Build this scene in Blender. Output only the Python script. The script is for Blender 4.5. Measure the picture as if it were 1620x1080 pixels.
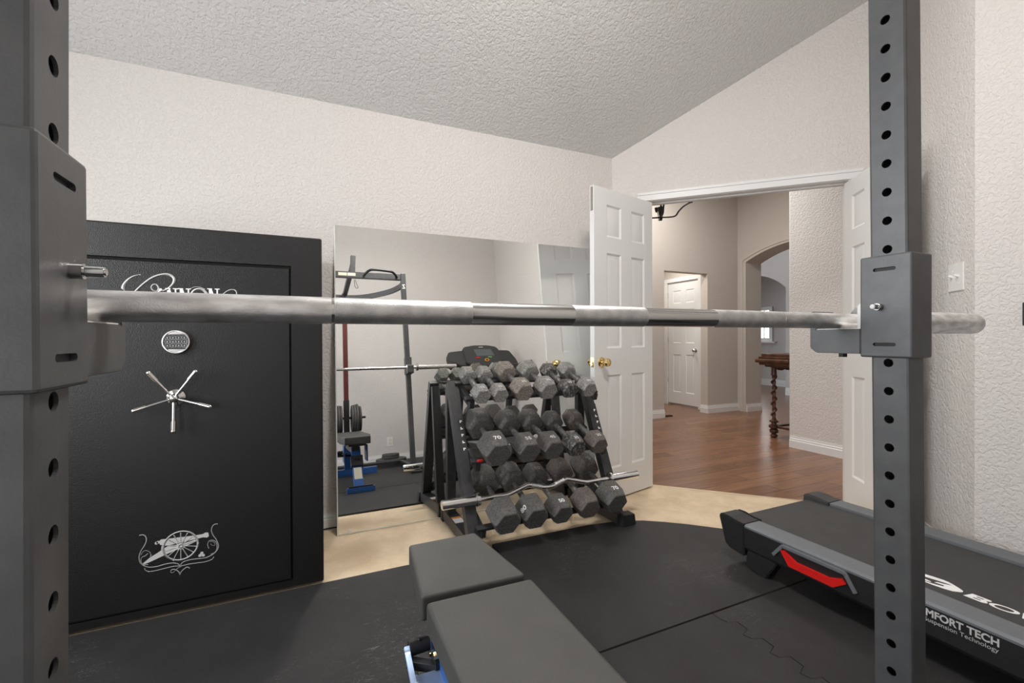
import bpy, bmesh, math, random
from mathutils import Vector, Matrix
random.seed(7)
for o in list(bpy.data.objects):
    bpy.data.objects.remove(o, do_unlink=True)
SC = bpy.context.scene
COL = SC.collection
R2 = math.sqrt(0.5)

# ------------------------------------------------------------------ camera
CAM_H = 1.055
cd = bpy.data.cameras.new('camera'); cam = bpy.data.objects.new('camera', cd); COL.objects.link(cam)
cd.sensor_width = 36.0; cd.lens = 36.0 * 710.55 / 1620.0; cd.clip_start = 0.02
def cam_axes(yaw, pitch, roll):
    F = Vector((math.sin(yaw), math.cos(yaw), 0)); R = Vector((math.cos(yaw), -math.sin(yaw), 0)); U = Vector((0, 0, 1))
    F, U = math.cos(pitch) * F + math.sin(pitch) * U, -math.sin(pitch) * F + math.cos(pitch) * U
    R, U = math.cos(roll) * R + math.sin(roll) * U, -math.sin(roll) * R + math.cos(roll) * U
    return R, U, F
_R, _U, _F = cam_axes(math.radians(24.418), math.radians(-0.3326), math.radians(-0.252))
M = Matrix.Identity(4)
for i in range(3):
    M[i][0] = _R[i]; M[i][1] = _U[i]; M[i][2] = -_F[i]
M[2][3] = CAM_H
cam.matrix_world = M
SC.camera = cam

# ------------------------------------------------------------------ world, lights, exposure
SC.view_settings.view_transform = 'Standard'; SC.view_settings.look = 'None'
SC.view_settings.gamma = 1.0; SC.view_settings.use_curve_mapping = False
SC.view_settings.exposure = 1.02
W = bpy.data.worlds.new('sky'); SC.world = W; W.use_nodes = True
W.node_tree.nodes['Background'].inputs[0].default_value = (0.86, 0.93, 1.0, 1)
W.node_tree.nodes['Background'].inputs[1].default_value = 1.2
try:
    SC.cycles.max_bounces = 12; SC.cycles.diffuse_bounces = 6; SC.cycles.glossy_bounces = 6
    SC.cycles.use_denoising = True; SC.cycles.sample_clamp_indirect = 60.0; SC.cycles.blur_glossy = 0.0
    SC.cycles.caustics_reflective = True
except Exception:
    pass
def area(name, loc, target, sx, sy, power, col=(1, 1, 1), spread=180):
    l = bpy.data.lights.new(name, 'AREA'); l.shape = 'RECTANGLE'; l.size = sx; l.size_y = sy
    l.energy = power; l.color = col; l.spread = math.radians(spread)
    o = bpy.data.objects.new(name, l); COL.objects.link(o); o.location = loc
    d = Vector(target) - Vector(loc); o.rotation_euler = d.to_track_quat('-Z', 'Y').to_euler()
    return o
# daylight through the window in the left wall
area('window_daylight', (-1.86, 1.00, 1.50), (0.5, 0.80, 1.2), 1.30, 1.25, 23.5, (0.98, 0.985, 1.0))
# daylight through the tall narrow window in the front wall
area('front_window_daylight', (-1.39, -0.955, 1.15), (-0.9, 1.0, 1.15), 0.30, 1.75, 5.5, (0.98, 0.985, 1.0))
lp = bpy.data.lights.new('ceiling_lamp_light', 'POINT'); lp.energy = 20; lp.color = (1.0, 0.955, 0.91); lp.shadow_soft_size = 0.22
lo = bpy.data.objects.new('ceiling_lamp_light', lp); COL.objects.link(lo); lo.location = (0.90, 0.90, 2.93)
area('ceiling_lamp_downlight', (0.90, 0.90, 2.92), (0.90, 0.90, 0.0), 0.45, 0.45, 13, (1.0, 0.955, 0.91))
# hall lights
area('hall_added_light', (3.7, 3.7, 3.20), (3.7, 3.7, 0), 0.6, 0.6, 24, (1.0, 0.96, 0.91))  # added area light under the hall ceiling, without any fixture
area('entry_lamp_light', (4.75, 5.2, 2.26), (4.75, 5.2, 0), 0.3, 0.3, 5.2, (1.0, 0.95, 0.88))
area('far_room_added_light', (6.7, 4.7, 3.25), (6.9, 5.0, 0), 0.8, 0.8, 5.5, (1.0, 0.975, 0.95))  # added light for the far room, out of sight above the arch
area('far_window_daylight', (9.22, 7.05, 1.36), (7.0, 6.0, 0.9), 0.6, 0.6, 3.5, (1.0, 1.0, 1.0))

# ------------------------------------------------------------------ materials
MATS = {}
def nodes_of(name, rough=0.5, metal=0.0, base=(0.5, 0.5, 0.5), spec=0.5, coat=0.0):
    m = bpy.data.materials.new(name); m.use_nodes = True
    nt = m.node_tree; b = nt.nodes['Principled BSDF']
    b.inputs['Base Color'].default_value = (*base, 1); b.inputs['Roughness'].default_value = rough
    b.inputs['Metallic'].default_value = metal
    b.inputs['Specular IOR Level'].default_value = spec; b.inputs['Coat Weight'].default_value = coat
    MATS[name] = m
    return m, nt, b
def tex(nt, kind, scale, detail=3.0, rough=0.5, coord='Object', stretch=None):
    tc = nt.nodes.new('ShaderNodeTexCoord'); src = tc.outputs[coord]
    if stretch:
        mp = nt.nodes.new('ShaderNodeMapping'); mp.inputs['Scale'].default_value = stretch
        nt.links.new(src, mp.inputs['Vector']); src = mp.outputs['Vector']
    n = nt.nodes.new(kind); nt.links.new(src, n.inputs['Vector']); n.inputs['Scale'].default_value = scale
    if kind == 'ShaderNodeTexNoise':
        n.inputs['Detail'].default_value = detail; n.inputs['Roughness'].default_value = rough
    return n
def ramp(nt, fac, stops):
    r = nt.nodes.new('ShaderNodeValToRGB'); nt.links.new(fac, r.inputs['Fac'])
    els = r.color_ramp.elements
    while len(els) < len(stops): els.new(0.5)
    for e, (p, c) in zip(els, stops):
        e.position = p; e.color = (*c, 1) if len(c) == 3 else c
    return r
def bump(nt, b, height, strength=0.3, dist=0.01):
    n = nt.nodes.new('ShaderNodeBump'); n.inputs['Strength'].default_value = strength; n.inputs['Distance'].default_value = dist
    nt.links.new(height, n.inputs['Height']); nt.links.new(n.outputs['Normal'], b.inputs['Normal'])
    return n
def noisy(name, c1, c2, scale, rough=0.5, metal=0.0, bs=0.0, bscale=None, bdist=0.004, spec=0.5, detail=4, lo=0.35, hi=0.65, stretch=None):
    m, nt, b = nodes_of(name, rough, metal, c1, spec)
    t = tex(nt, 'ShaderNodeTexNoise', scale, detail, stretch=stretch)
    r = ramp(nt, t.outputs['Fac'], [(lo, c1), (hi, c2)]); nt.links.new(r.outputs['Color'], b.inputs['Base Color'])
    if bs:
        t2 = tex(nt, 'ShaderNodeTexNoise', bscale or scale, detail); bump(nt, b, t2.outputs['Fac'], bs, bdist)
    return m
def plaster(name, base, scale=55, strength=0.35, dist=0.006):
    m, nt, b = nodes_of(name, 0.75, 0, base, 0.25)
    t = tex(nt, 'ShaderNodeTexNoise', scale, 2.5, 0.45)
    t.inputs['Distortion'].default_value = 0.6
    r = ramp(nt, t.outputs['Fac'], [(0.38, (0, 0, 0)), (0.56, (1, 1, 1))])
    bump(nt, b, r.outputs['Color'], strength, dist)
    return m
plaster('wall_paint', (0.66, 0.63, 0.607), 66, 0.42, 0.006)
plaster('hall_paint', (0.56, 0.515, 0.47), 60, 0.22)
plaster('ceiling_paint', (0.63, 0.62, 0.605), 62, 0.45, 0.006)
plaster('far_paint', (0.56, 0.54, 0.525), 60, 0.2)
nodes_of('white_paint', 0.38, 0, (0.74, 0.74, 0.735), 0.4)
nodes_of('white_plastic', 0.35, 0, (0.80, 0.79, 0.77))
def carpet():
    m, nt, b = nodes_of('carpet', 0.95, 0, (0.55, 0.44, 0.30), 0.1)
    t = tex(nt, 'ShaderNodeTexNoise', 7, 5, 0.6); t2 = tex(nt, 'ShaderNodeTexNoise', 260, 2)
    r = ramp(nt, t.outputs['Fac'], [(0.30, (0.62, 0.49, 0.335)), (0.60, (0.75, 0.615, 0.44))])
    # one brown stain in front of the mirror
    tc = nt.nodes.new('ShaderNodeTexCoord'); mp = nt.nodes.new('ShaderNodeMapping')
    mp.vector_type = 'POINT'; mp.inputs['Location'].default_value = (0.51 * 7, -1.46 * 7, 0); mp.inputs['Scale'].default_value = (7, 7, 7)
    nt.links.new(tc.outputs['Object'], mp.inputs['Vector'])
    g = nt.nodes.new('ShaderNodeTexGradient'); g.gradient_type = 'SPHERICAL'; nt.links.new(mp.outputs['Vector'], g.inputs['Vector'])
    mu = nt.nodes.new('ShaderNodeMath'); mu.operation = 'MULTIPLY'; nt.links.new(g.outputs['Fac'], mu.inputs[0]); nt.links.new(t.outputs['Fac'], mu.inputs[1])
    mx = nt.nodes.new('ShaderNodeMix'); mx.data_type = 'RGBA'
    nt.links.new(mu.outputs[0], mx.inputs[0]); nt.links.new(r.outputs['Color'], mx.inputs[6]); mx.inputs[7].default_value = (0.26, 0.155, 0.07, 1)
    nt.links.new(mx.outputs[2], b.inputs['Base Color'])
    bump(nt, b, t2.outputs['Fac'], 0.7, 0.006)
carpet()
def wood_floor():
    m, nt, b = nodes_of('wood_planks', 0.27, 0, (0.2, 0.09, 0.04), 0.5)
    tc = nt.nodes.new('ShaderNodeTexCoord')
    br = nt.nodes.new('ShaderNodeTexBrick'); nt.links.new(tc.outputs['Object'], br.inputs['Vector'])
    br.inputs['Scale'].default_value = 1.0; br.inputs['Brick Width'].default_value = 1.25; br.inputs['Row Height'].default_value = 0.127
    br.inputs['Mortar Size'].default_value = 0.0016; br.inputs['Mortar Smooth'].default_value = 0.1; br.offset = 0.37
    br.inputs['Color1'].default_value = (0.185, 0.083, 0.042, 1); br.inputs['Color2'].default_value = (0.275, 0.130, 0.065, 1)
    br.inputs['Mortar'].default_value = (0.045, 0.018, 0.010, 1)
    t = tex(nt, 'ShaderNodeTexNoise', 6, 6, 0.6, stretch=(0.6, 9, 1))
    r = ramp(nt, t.outputs['Fac'], [(0.3, (0.72, 0.72, 0.72)), (0.7, (1.12, 1.12, 1.12))])
    mx = nt.nodes.new('ShaderNodeMix'); mx.data_type = 'RGBA'; mx.blend_type = 'MULTIPLY'; mx.inputs[0].default_value = 1.0
    nt.links.new(br.outputs['Color'], mx.inputs[6]); nt.links.new(r.outputs['Color'], mx.inputs[7])
    nt.links.new(mx.outputs[2], b.inputs['Base Color'])
    bump(nt, b, br.outputs['Fac'], -0.25, 0.002)
wood_floor()
def rubber():
    m, nt, b = nodes_of('mat_rubber', 0.60, 0, (0.03, 0.03, 0.032), 0.30)
    t = tex(nt, 'ShaderNodeTexNoise', 3.5, 6, 0.65)
    r = ramp(nt, t.outputs['Fac'], [(0.3, (0.017, 0.017, 0.0175)), (0.7, (0.028, 0.028, 0.0285))])
    # thin pale scuffs
    w = tex(nt, 'ShaderNodeTexNoise', 9, 2, 0.5, stretch=(1.0, 3.5, 1)); w.inputs['Distortion'].default_value = 2.2
    l = ramp(nt, w.outputs['Fac'], [(0.491, (0, 0, 0)), (0.5, (1, 1, 1)), (0.509, (0, 0, 0))])
    k = tex(nt, 'ShaderNodeTexNoise', 2.3, 3); kr = ramp(nt, k.outputs['Fac'], [(0.50, (0, 0, 0)), (0.66, (0.55, 0.55, 0.55))])
    mu = nt.nodes.new('ShaderNodeMix'); mu.data_type = 'RGBA'; mu.blend_type = 'MULTIPLY'; mu.inputs[0].default_value = 1
    nt.links.new(l.outputs['Color'], mu.inputs[6]); nt.links.new(kr.outputs['Color'], mu.inputs[7])
    mx = nt.nodes.new('ShaderNodeMix'); mx.data_type = 'RGBA'; nt.links.new(mu.outputs[2], mx.inputs[0])
    nt.links.new(r.outputs['Color'], mx.inputs[6]); mx.inputs[7].default_value = (0.22, 0.21, 0.20, 1)
    nt.links.new(mx.outputs[2], b.inputs['Base Color'])
    t2 = tex(nt, 'ShaderNodeTexNoise', 420, 2); bump(nt, b, t2.outputs['Fac'], 0.35, 0.002)
rubber()
def safe_paint():
    m, nt, b = nodes_of('safe_paint', 0.34, 0, (0.003, 0.003, 0.0032), 0.5)
    v = tex(nt, 'ShaderNodeTexNoise', 400, 2.0, 0.5); bump(nt, b, v.outputs['Fac'], 0.7, 0.002)
safe_paint()
nodes_of('safe_gap', 0.8, 0, (0.004, 0.004, 0.004), 0.2)
nodes_of('chrome', 0.10, 1, (0.80, 0.80, 0.80))
noisy('knurled_steel', (0.52, 0.52, 0.52), (0.70, 0.70, 0.69), 60, 0.42, 1, 0.5, 900, 0.001)
noisy('worn_steel', (0.56, 0.55, 0.54), (0.88, 0.875, 0.87), 28, 0.42, 1, 0.25, 500, 0.001, stretch=(1, 3, 3))
nodes_of('smooth_steel', 0.16, 1, (0.62, 0.62, 0.61))
noisy('rack_grey', (0.095, 0.098, 0.102), (0.112, 0.115, 0.118), 30, 0.42, 0.35, 0.15, 300, 0.001)
noisy('rack_black', (0.018, 0.018, 0.020), (0.028, 0.028, 0.030), 40, 0.45, 0.0, 0.2, 400, 0.001)
noisy('rack_red', (0.105, 0.020, 0.016), (0.13, 0.025, 0.019), 20, 0.5)
noisy('iron_dark', (0.055, 0.053, 0.051), (0.115, 0.112, 0.106), 110, 0.60, 0.0, 0.25, 160, 0.002, 0.45, 6)
noisy('iron_pale', (0.13, 0.128, 0.122), (0.30, 0.295, 0.28), 110, 0.55, 0.1, 0.25, 160, 0.002, 0.45, 6)
noisy('iron_rusty', (0.11, 0.10, 0.09), (0.27, 0.235, 0.20), 110, 0.62, 0.0, 0.25, 160, 0.002, 0.4, 6)
noisy('iron_chipped', (0.045, 0.044, 0.042), (0.23, 0.225, 0.215), 75, 0.5, 0.1, 0.3, 140, 0.002, 0.45, 5, 0.46, 0.66)
noisy('iron_brown', (0.075, 0.062, 0.057), (0.145, 0.125, 0.116), 110, 0.6, 0.0, 0.25, 160, 0.002, 0.4, 6)
noisy('handle_steel', (0.13, 0.13, 0.125), (0.26, 0.255, 0.25), 60, 0.4, 0.7, 0.3, 500, 0.001)
nodes_of('white_mark', 0.6, 0, (0.80, 0.80, 0.79), 0.3)
nodes_of('silver_print', 0.45, 0, (0.52, 0.52, 0.52), 0.4)
noisy('vinyl', (0.056, 0.056, 0.052), (0.063, 0.063, 0.059), 8, 0.58, 0, 0.35, 500, 0.0015, 0.35)
nodes_of('blue_enamel', 0.28, 0.2, (0.03, 0.11, 0.34))
nodes_of('pale_blue_metal', 0.25, 0.6, (0.42, 0.55, 0.78))
nodes_of('black_plastic', 0.5, 0, (0.016, 0.016, 0.017), 0.4)
nodes_of('dark_plastic', 0.55, 0, (0.045, 0.046, 0.046), 0.4)
noisy('rail_grey', (0.120, 0.130, 0.142), (0.128, 0.138, 0.150), 50, 0.55, 0, 0.15, 400, 0.001)
noisy('belt', (0.040, 0.040, 0.041), (0.046, 0.046, 0.047), 12, 0.62, 0, 0.3, 700, 0.001, 0.35)
nodes_of('red_plastic', 0.35, 0, (0.62, 0.012, 0.010))
nodes_of('green_plastic', 0.4, 0, (0.16, 0.42, 0.13))
nodes_of('amber_plastic', 0.4, 0, (0.75, 0.33, 0.02))
nodes_of('screen', 0.25, 0, (0.10, 0.115, 0.12))
nodes_of('brass', 0.16, 1, (0.80, 0.60, 0.28))
nodes_of('nickel', 0.25, 1, (0.50, 0.48, 0.45))
noisy('dark_wood', (0.045, 0.018, 0.010), (0.11, 0.045, 0.024), 18, 0.32, 0, stretch=(1, 1, 0.2))
nodes_of('black_iron', 0.5, 0.6, (0.02, 0.017, 0.014))
nodes_of('cream_label', 0.6, 0, (0.72, 0.68, 0.55))
nodes_of('orange_label', 0.6, 0, (0.75, 0.28, 0.05))
nodes_of('mirror_glass', 0.0, 1, (0.91, 0.92, 0.91))
nodes_of('mirror_edge', 0.25, 0.1, (0.74, 0.77, 0.74))
nodes_of('clear_plastic', 0.2, 0, (0.75, 0.75, 0.72))
def emis(name, col, s):
    m, nt, b = nodes_of(name, 0.5, 0, col); b.inputs['Emission Color'].default_value = (*col, 1); b.inputs['Emission Strength'].default_value = s
emis('lamp_glass', (1.0, 0.96, 0.9), 3.0)
emis('bright_pane', (1.0, 1.0, 1.0), 1.2)
def glass():
    m, nt, b = nodes_of('window_glass', 0.0, 0, (1, 1, 1)); b.inputs['Transmission Weight'].default_value = 1.0; b.inputs['IOR'].default_value = 1.05
glass()

# ------------------------------------------------------------------ mesh helpers
class G:
    def __init__(s): s.bm = bmesh.new()
    def add(s, t, mat=None):
        if mat is not None: bmesh.ops.transform(t, matrix=mat, verts=t.verts)
        me = bpy.data.meshes.new('tmp'); t.to_mesh(me); t.free(); s.bm.from_mesh(me); bpy.data.meshes.remove(me); return s
    def addmesh(s, me, mat=None):
        t = bmesh.new(); t.from_mesh(me); return s.add(t, mat)
    def box(s, c, d, rot=None, bev=0.0, seg=2, mat=None):
        t = bmesh.new(); bmesh.ops.create_cube(t, size=1.0)
        bmesh.ops.scale(t, vec=Vector(d), verts=t.verts)
        if bev: bmesh.ops.bevel(t, geom=t.edges[:], offset=bev, segments=seg, profile=0.5, affect='EDGES')
        m = Matrix.Translation(c) @ (rot.to_4x4() if rot else Matrix.Identity(4))
        return s.add(t, (mat @ m) if mat else m)
    def span(s, a, b, bev=0.0, seg=2):
        a = Vector(a); b = Vector(b); return s.box((a + b) / 2, [abs(x) for x in (b - a)], None, bev, seg)
    def bar(s, p0, p1, w, h, up=(0, 0, 1), bev=0.0):
        p0 = Vector(p0); p1 = Vector(p1); z = (p1 - p0); L = z.length; z.normalize()
        y = Vector(up) - Vector(up).dot(z) * z; y.normalize(); x = y.cross(z)
        return s.box((p0 + p1) / 2, (w, h, L), Matrix((x, y, z)).transposed(), bev)
    def cyl(s, p0, p1, r, r2=None, n=24, bev=0.0):
        p0 = Vector(p0); p1 = Vector(p1); d = p1 - p0; t = bmesh.new()
        bmesh.ops.create_cone(t, cap_ends=True, segments=n, radius1=r, radius2=r if r2 is None else r2, depth=d.length)
        if bev:
            e = [e for e in t.edges if abs(abs(e.verts[0].co.z) - d.length / 2) < 1e-6 and abs(e.verts[0].co.z - e.verts[1].co.z) < 1e-6]
            bmesh.ops.bevel(t, geom=e, offset=bev, segments=2, affect='EDGES')
        return s.add(t, Matrix.Translation((p0 + p1) / 2) @ d.to_track_quat('Z', 'Y').to_matrix().to_4x4())
    def sph(s, c, r, sc=(1, 1, 1), n=20):
        t = bmesh.new(); bmesh.ops.create_uvsphere(t, u_segments=n, v_segments=n // 2, radius=r)
        return s.add(t, Matrix.Translation(c) @ Matrix.Diagonal((*sc, 1)))
    def lathe(s, prof, n=24, mat=None):
        t = bmesh.new(); rings = []
        for r, z in prof:
            rings.append([t.verts.new((max(r, 1e-5) * math.cos(2 * math.pi * k / n), max(r, 1e-5) * math.sin(2 * math.pi * k / n), z)) for k in range(n)])
        for a, b in zip(rings, rings[1:]):
            for k in range(n): t.faces.new((a[k], a[(k + 1) % n], b[(k + 1) % n], b[k]))
        t.faces.new(rings[0][::-1]); t.faces.new(rings[-1])
        return s.add(t, mat)
    def tube(s, pts, r, n=10, closed=False):
        pts = [Vector(p) for p in pts]; t = bmesh.new(); rings = []; N = len(pts); rs = r if isinstance(r, (list, tuple)) else [r] * N
        ref = None
        for i, p in enumerate(pts):
            a = pts[i - 1] if (i > 0 or closed) else p; b = pts[(i + 1) % N] if (i < N - 1 or closed) else p
            d = (b - a).normalized()
            if ref is None: ref = d.orthogonal().normalized()
            x = (ref - ref.dot(d) * d).normalized(); ref = x; y = d.cross(x)
            rings.append([t.verts.new(p + rs[i] * (math.cos(2 * math.pi * k / n) * x + math.sin(2 * math.pi * k / n) * y)) for k in range(n)])
        pr = list(zip(rings, rings[1:])) + ([(rings[-1], rings[0])] if closed else [])
        for a, b in pr:
            for k in range(n): t.faces.new((a[k], a[(k + 1) % n], b[(k + 1) % n], b[k]))
        if not closed: t.faces.new(rings[0][::-1]); t.faces.new(rings[-1])
        return s.add(t)
    def prism(s, poly, z0, z1, mat=None, bev=0.0):
        t = bmesh.new(); v = [t.verts.new((x, y, z0)) for x, y in poly]; f = t.faces.new(v)
        r = bmesh.ops.extrude_face_region(t, geom=[f]); vs = [e for e in r['geom'] if isinstance(e, bmesh.types.BMVert)]
        bmesh.ops.translate(t, vec=(0, 0, z1 - z0), verts=vs)
        bmesh.ops.recalc_face_normals(t, faces=t.faces[:])
        if bev: bmesh.ops.bevel(t, geom=t.edges[:], offset=bev, segments=2, affect='EDGES')
        return s.add(t, mat)
    def stroke(s, pts, w, thick, mat, taper=None):
        # a flat ribbon along a smoothed 2-D curve, with a little thickness
        P = smooth2(pts, 4); N = len(P); L = []; Rr = []
        for i, p in enumerate(P):
            a = P[max(i - 1, 0)]; b = P[min(i + 1, N - 1)]; d = (b - a).normalized(); nrm = Vector((-d.y, d.x))
            k = w / 2 if taper is None else w / 2 * (taper[0] + (1 - taper[0]) * math.sin(math.pi * i / (N - 1)) ** 0.7)
            L.append(p + nrm * k); Rr.append(p - nrm * k)
        t = bmesh.new()
        for i in range(N - 1):
            q = [L[i], Rr[i], Rr[i + 1], L[i + 1]]
            lo = [t.verts.new((v.x, v.y, 0)) for v in q]; hi = [t.verts.new((v.x, v.y, thick)) for v in q]
            t.faces.new(hi)
            for k in range(4): t.faces.new((lo[k], lo[(k + 1) % 4], hi[(k + 1) % 4], hi[k]))
        bmesh.ops.remove_doubles(t, verts=t.verts[:], dist=1e-6)
        return s.add(t, mat)
    def flat(s, poly, thick, mat):
        return s.prism(poly, 0, thick, mat)
    def mesh(s, name):
        bmesh.ops.recalc_face_normals(s.bm, faces=s.bm.faces[:])
        for f in s.bm.faces: f.smooth = True
        for e in s.bm.edges:
            if len(e.link_faces) == 2 and e.calc_face_angle(0) > math.radians(32): e.smooth = False
        me = bpy.data.meshes.new(name); s.bm.to_mesh(me); s.bm.free(); return me
def smooth2(pts, k):
    P = [Vector(p[:2]) for p in pts]; out = []
    for i in range(len(P) - 1):
        p0 = P[max(i - 1, 0)]; p1 = P[i]; p2 = P[i + 1]; p3 = P[min(i + 2, len(P) - 1)]
        for j in range(k):
            u = j / k
            out.append(0.5 * ((2 * p1) + (p2 - p0) * u + (2 * p0 - 5 * p1 + 4 * p2 - p3) * u * u + (3 * p1 - p0 - 3 * p2 + p3) * u ** 3))
    out.append(P[-1]); return out
def smooth3(pts, k):
    P = [Vector(p) for p in pts]; out = []
    for i in range(len(P) - 1):
        p0 = P[max(i - 1, 0)]; p1 = P[i]; p2 = P[i + 1]; p3 = P[min(i + 2, len(P) - 1)]
        for j in range(k):
            u = j / k
            out.append(0.5 * ((2 * p1) + (p2 - p0) * u + (2 * p0 - 5 * p1 + 4 * p2 - p3) * u * u + (3 * p1 - p0 - 3 * p2 + p3) * u ** 3))
    out.append(P[-1]); return out
ORG = {}
def link(name, me, mat, parent=None, label=None):
    # mesh is given in world coordinates; it is re-based on its thing's origin
    if mat is not None: me.materials.append(MATS[mat])
    if parent is None:
        xs = [v.co for v in me.vertices]
        org = Vector(((min(c.x for c in xs) + max(c.x for c in xs)) / 2, (min(c.y for c in xs) + max(c.y for c in xs)) / 2, min(c.z for c in xs)))
    else: org = ORG[parent.name]
    me.transform(Matrix.Translation(-org)); me.update()
    o = bpy.data.objects.new(name, me); COL.objects.link(o); ORG[o.name] = org
    wn = o.modifiers.new('weighted_normal', 'WEIGHTED_NORMAL'); wn.keep_sharp = True; wn.weight = 100
    if parent is None: o.location = org
    else: o.parent = parent
    if label: o['label'] = label
    return o
def put(name, g, mat, parent=None, label=None): return link(name, g.mesh(name), mat, parent, label)
def thing(name, label, cat, loc, group=None):
    o = bpy.data.objects.new(name, None); COL.objects.link(o); o.location = loc; o.empty_display_size = 0.05
    ORG[o.name] = Vector(loc); o['label'] = label; o['category'] = cat
    if group: o['group'] = group
    return o
def tag(o, label, cat, group=None):
    o['label'] = label; o['category'] = cat
    if group: o['group'] = group
    return o
def struct(name, g, mat, parent=None):
    o = put(name, g, mat, parent)
    if parent is None: o['kind'] = 'structure'
    return o
def cut(me, cutters):
    # boolean difference, returns a new mesh
    o = bpy.data.objects.new('tmp', me); COL.objects.link(o); cs = []
    for g in cutters:
        c = bpy.data.objects.new('tmpc', g if isinstance(g, bpy.types.Mesh) else g.mesh('tmpc')); COL.objects.link(c); cs.append(c)
        m = o.modifiers.new('b', 'BOOLEAN'); m.operation = 'DIFFERENCE'; m.solver = 'EXACT'; m.object = c; m.use_self = True
    bpy.context.view_layer.update()
    dg = bpy.context.evaluated_depsgraph_get()
    r = bpy.data.meshes.new_from_object(o.evaluated_get(dg))
    for c in cs: bpy.data.objects.remove(c, do_unlink=True)
    bpy.data.objects.remove(o, do_unlink=True)
    r.materials.clear()
    return r
def text_mesh(body, size, bold=0.0, extrude=0.0006, align='LEFT', shear=0.0):
    c = bpy.data.curves.new('t', 'FONT'); c.body = body; c.size = size; c.extrude = extrude; c.offset = bold; c.align_x = align; c.shear = shear
    o = bpy.data.objects.new('t', c); me = bpy.data.meshes.new_from_object(o); bpy.data.objects.remove(o); me.materials.clear(); return me
def frame(o, x, y, z=None):
    x = Vector(x).normalized(); y = Vector(y).normalized(); z = x.cross(y) if z is None else Vector(z)
    m = Matrix.Identity(4)
    for i in range(3): m[i][0] = x[i]; m[i][1] = y[i]; m[i][2] = z[i]; m[i][3] = o[i]
    return m
FRONT = lambda y: frame((0, y, 0), (1, 0, 0), (0, 0, 1))   # picture plane X-Z on a face looking to -Y (local z = -Y)

# ================================================================== SETTING
YB = 2.71; XL = -1.80; YF = -0.90; XR = 2.64; ZC = 2.377; SL = 0.676; ZTOP = 3.90
D0 = Vector((2.045, 2.71, 0)); DU = Vector((R2, -R2, 0)); DN = Vector((R2, R2, 0)); DL = 1.667
RC = Vector((2.64, 0.947, 0)); D1 = D0 + DU * DL
DW = frame(D0, DU, (0, 0, 1), -DN)      # door-wall frame: x along wall, y up, z toward the room
g = G(); g.prism([(XL, YF), (2.0, YF), (2.0, 2.711), (XL, 2.711)], -0.04, 0)
g.prism([(2.0, YF), (XR, YF), (XR, RC.y), (D1.x + .02, D1.y + .02), (3.255, 1.531), (2.075, 2.711), (2.0, 2.711)], -0.04, 0); struct('floor', g, 'carpet')
g = G(); g.prism([(3.255, 1.531), (3.6, 1.186), (4.26, 1.186), (4.26, 2.86), (10, 2.86), (10, 8), (1.9, 8), (1.9, 2.886), (2.075, 2.711)], -0.04, 0); struct('floor_hall', g, 'wood_planks')
g = G(); g.span((XL - .12, YB, 0), (D0.x + .05, YB + .12, ZC + .25)); struct('wall_back', g, 'wall_paint')
zt = lambda y: min(ZC + SL * (YB - y), ZTOP)
# door wall with its opening
g = G(); e = 0.12
g.prism([(0, 0), (.24, 0), (.24, 2.045), (1.465, 2.045), (1.465, 0), (DL, 0), (DL, zt(D1.y) + e), (0, ZC + e)], -0.115, 0, DW); struct('wall_door', g, 'wall_paint')
# return wall beside the right leaf
RN = Vector((R2, -R2, 0))
g = G(); g.prism([(D1.x, D1.y), (RC.x, RC.y), (RC.x + .12, RC.y - .05), (D1.x + .085, D1.y - .085)], 0, ZTOP + .1); struct('wall_return', g, 'wall_paint')
g = G(); g.span((XR, YF - .12, 0), (XR + .12, RC.y - .0, ZTOP + .1)); struct('wall_right', g, 'wall_paint')
FX0, FX1, FZ0, FZ1 = -1.55, -1.23, .25, 2.05
g = G(); g.span((XL - .12, YF - .12, 0), (FX0, YF, ZTOP + .1)); g.span((FX1, YF - .12, 0), (XR, YF, ZTOP + .1))
g.span((FX0, YF - .12, 0), (FX1, YF, FZ0)); g.span((FX0, YF - .12, FZ1), (FX1, YF, ZTOP + .1)); struct('wall_front', g, 'wall_paint')
WY0, WY1, WZ0, WZ1 = 0.33, 1.67, 0.85, 2.15
g = G(); g.span((XL - .12, YF, 0), (XL, WY0, ZTOP + .1)); g.span((XL - .12, WY1, 0), (XL, YB, ZTOP + .1))
g.span((XL - .12, WY0, 0), (XL, WY1, WZ0)); g.span((XL - .12, WY0, WZ1), (XL, WY1, ZTOP + .1)); struct('wall_left', g, 'wall_paint')
YRG = YB - (ZTOP - ZC) / SL
g = G(); cm = frame((0, 0, 0), (0, 1, 0), (0, 0, 1))
g.prism([(YB + .13, ZC - SL * .13), (YRG, ZTOP), (YF - .12, ZTOP), (YF - .12, ZTOP + .06), (YRG, ZTOP + .06), (YB + .13, ZC - SL * .13 + .06)], XL - .12, 3.42, cm)
struct('ceiling', g, 'ceiling_paint')
# window in the left wall (its daylight lights the room)
g = G()
for a, b in (((WY0, WZ0 + .05), (WY0 + .05, WZ1 - .05)), ((WY1 - .05, WZ0 + .05), (WY1, WZ1 - .05)), ((WY0, WZ0), (WY1, WZ0 + .05)), ((WY0, WZ1 - .05), (WY1, WZ1)), ((WY0 + .05, 1.47), (WY1 - .05, 1.51))):
    g.span((XL - .09, a[0], a[1]), (XL - .04, b[0], b[1]))
w1 = struct('window_1', g, 'white_paint')
g = G(); g.span((XL - .05, WY0 - .04, WZ0 - .03), (XL + .05, WY1 + .04, WZ0), .004); put('window_sill', g, 'white_paint', w1)

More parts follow.
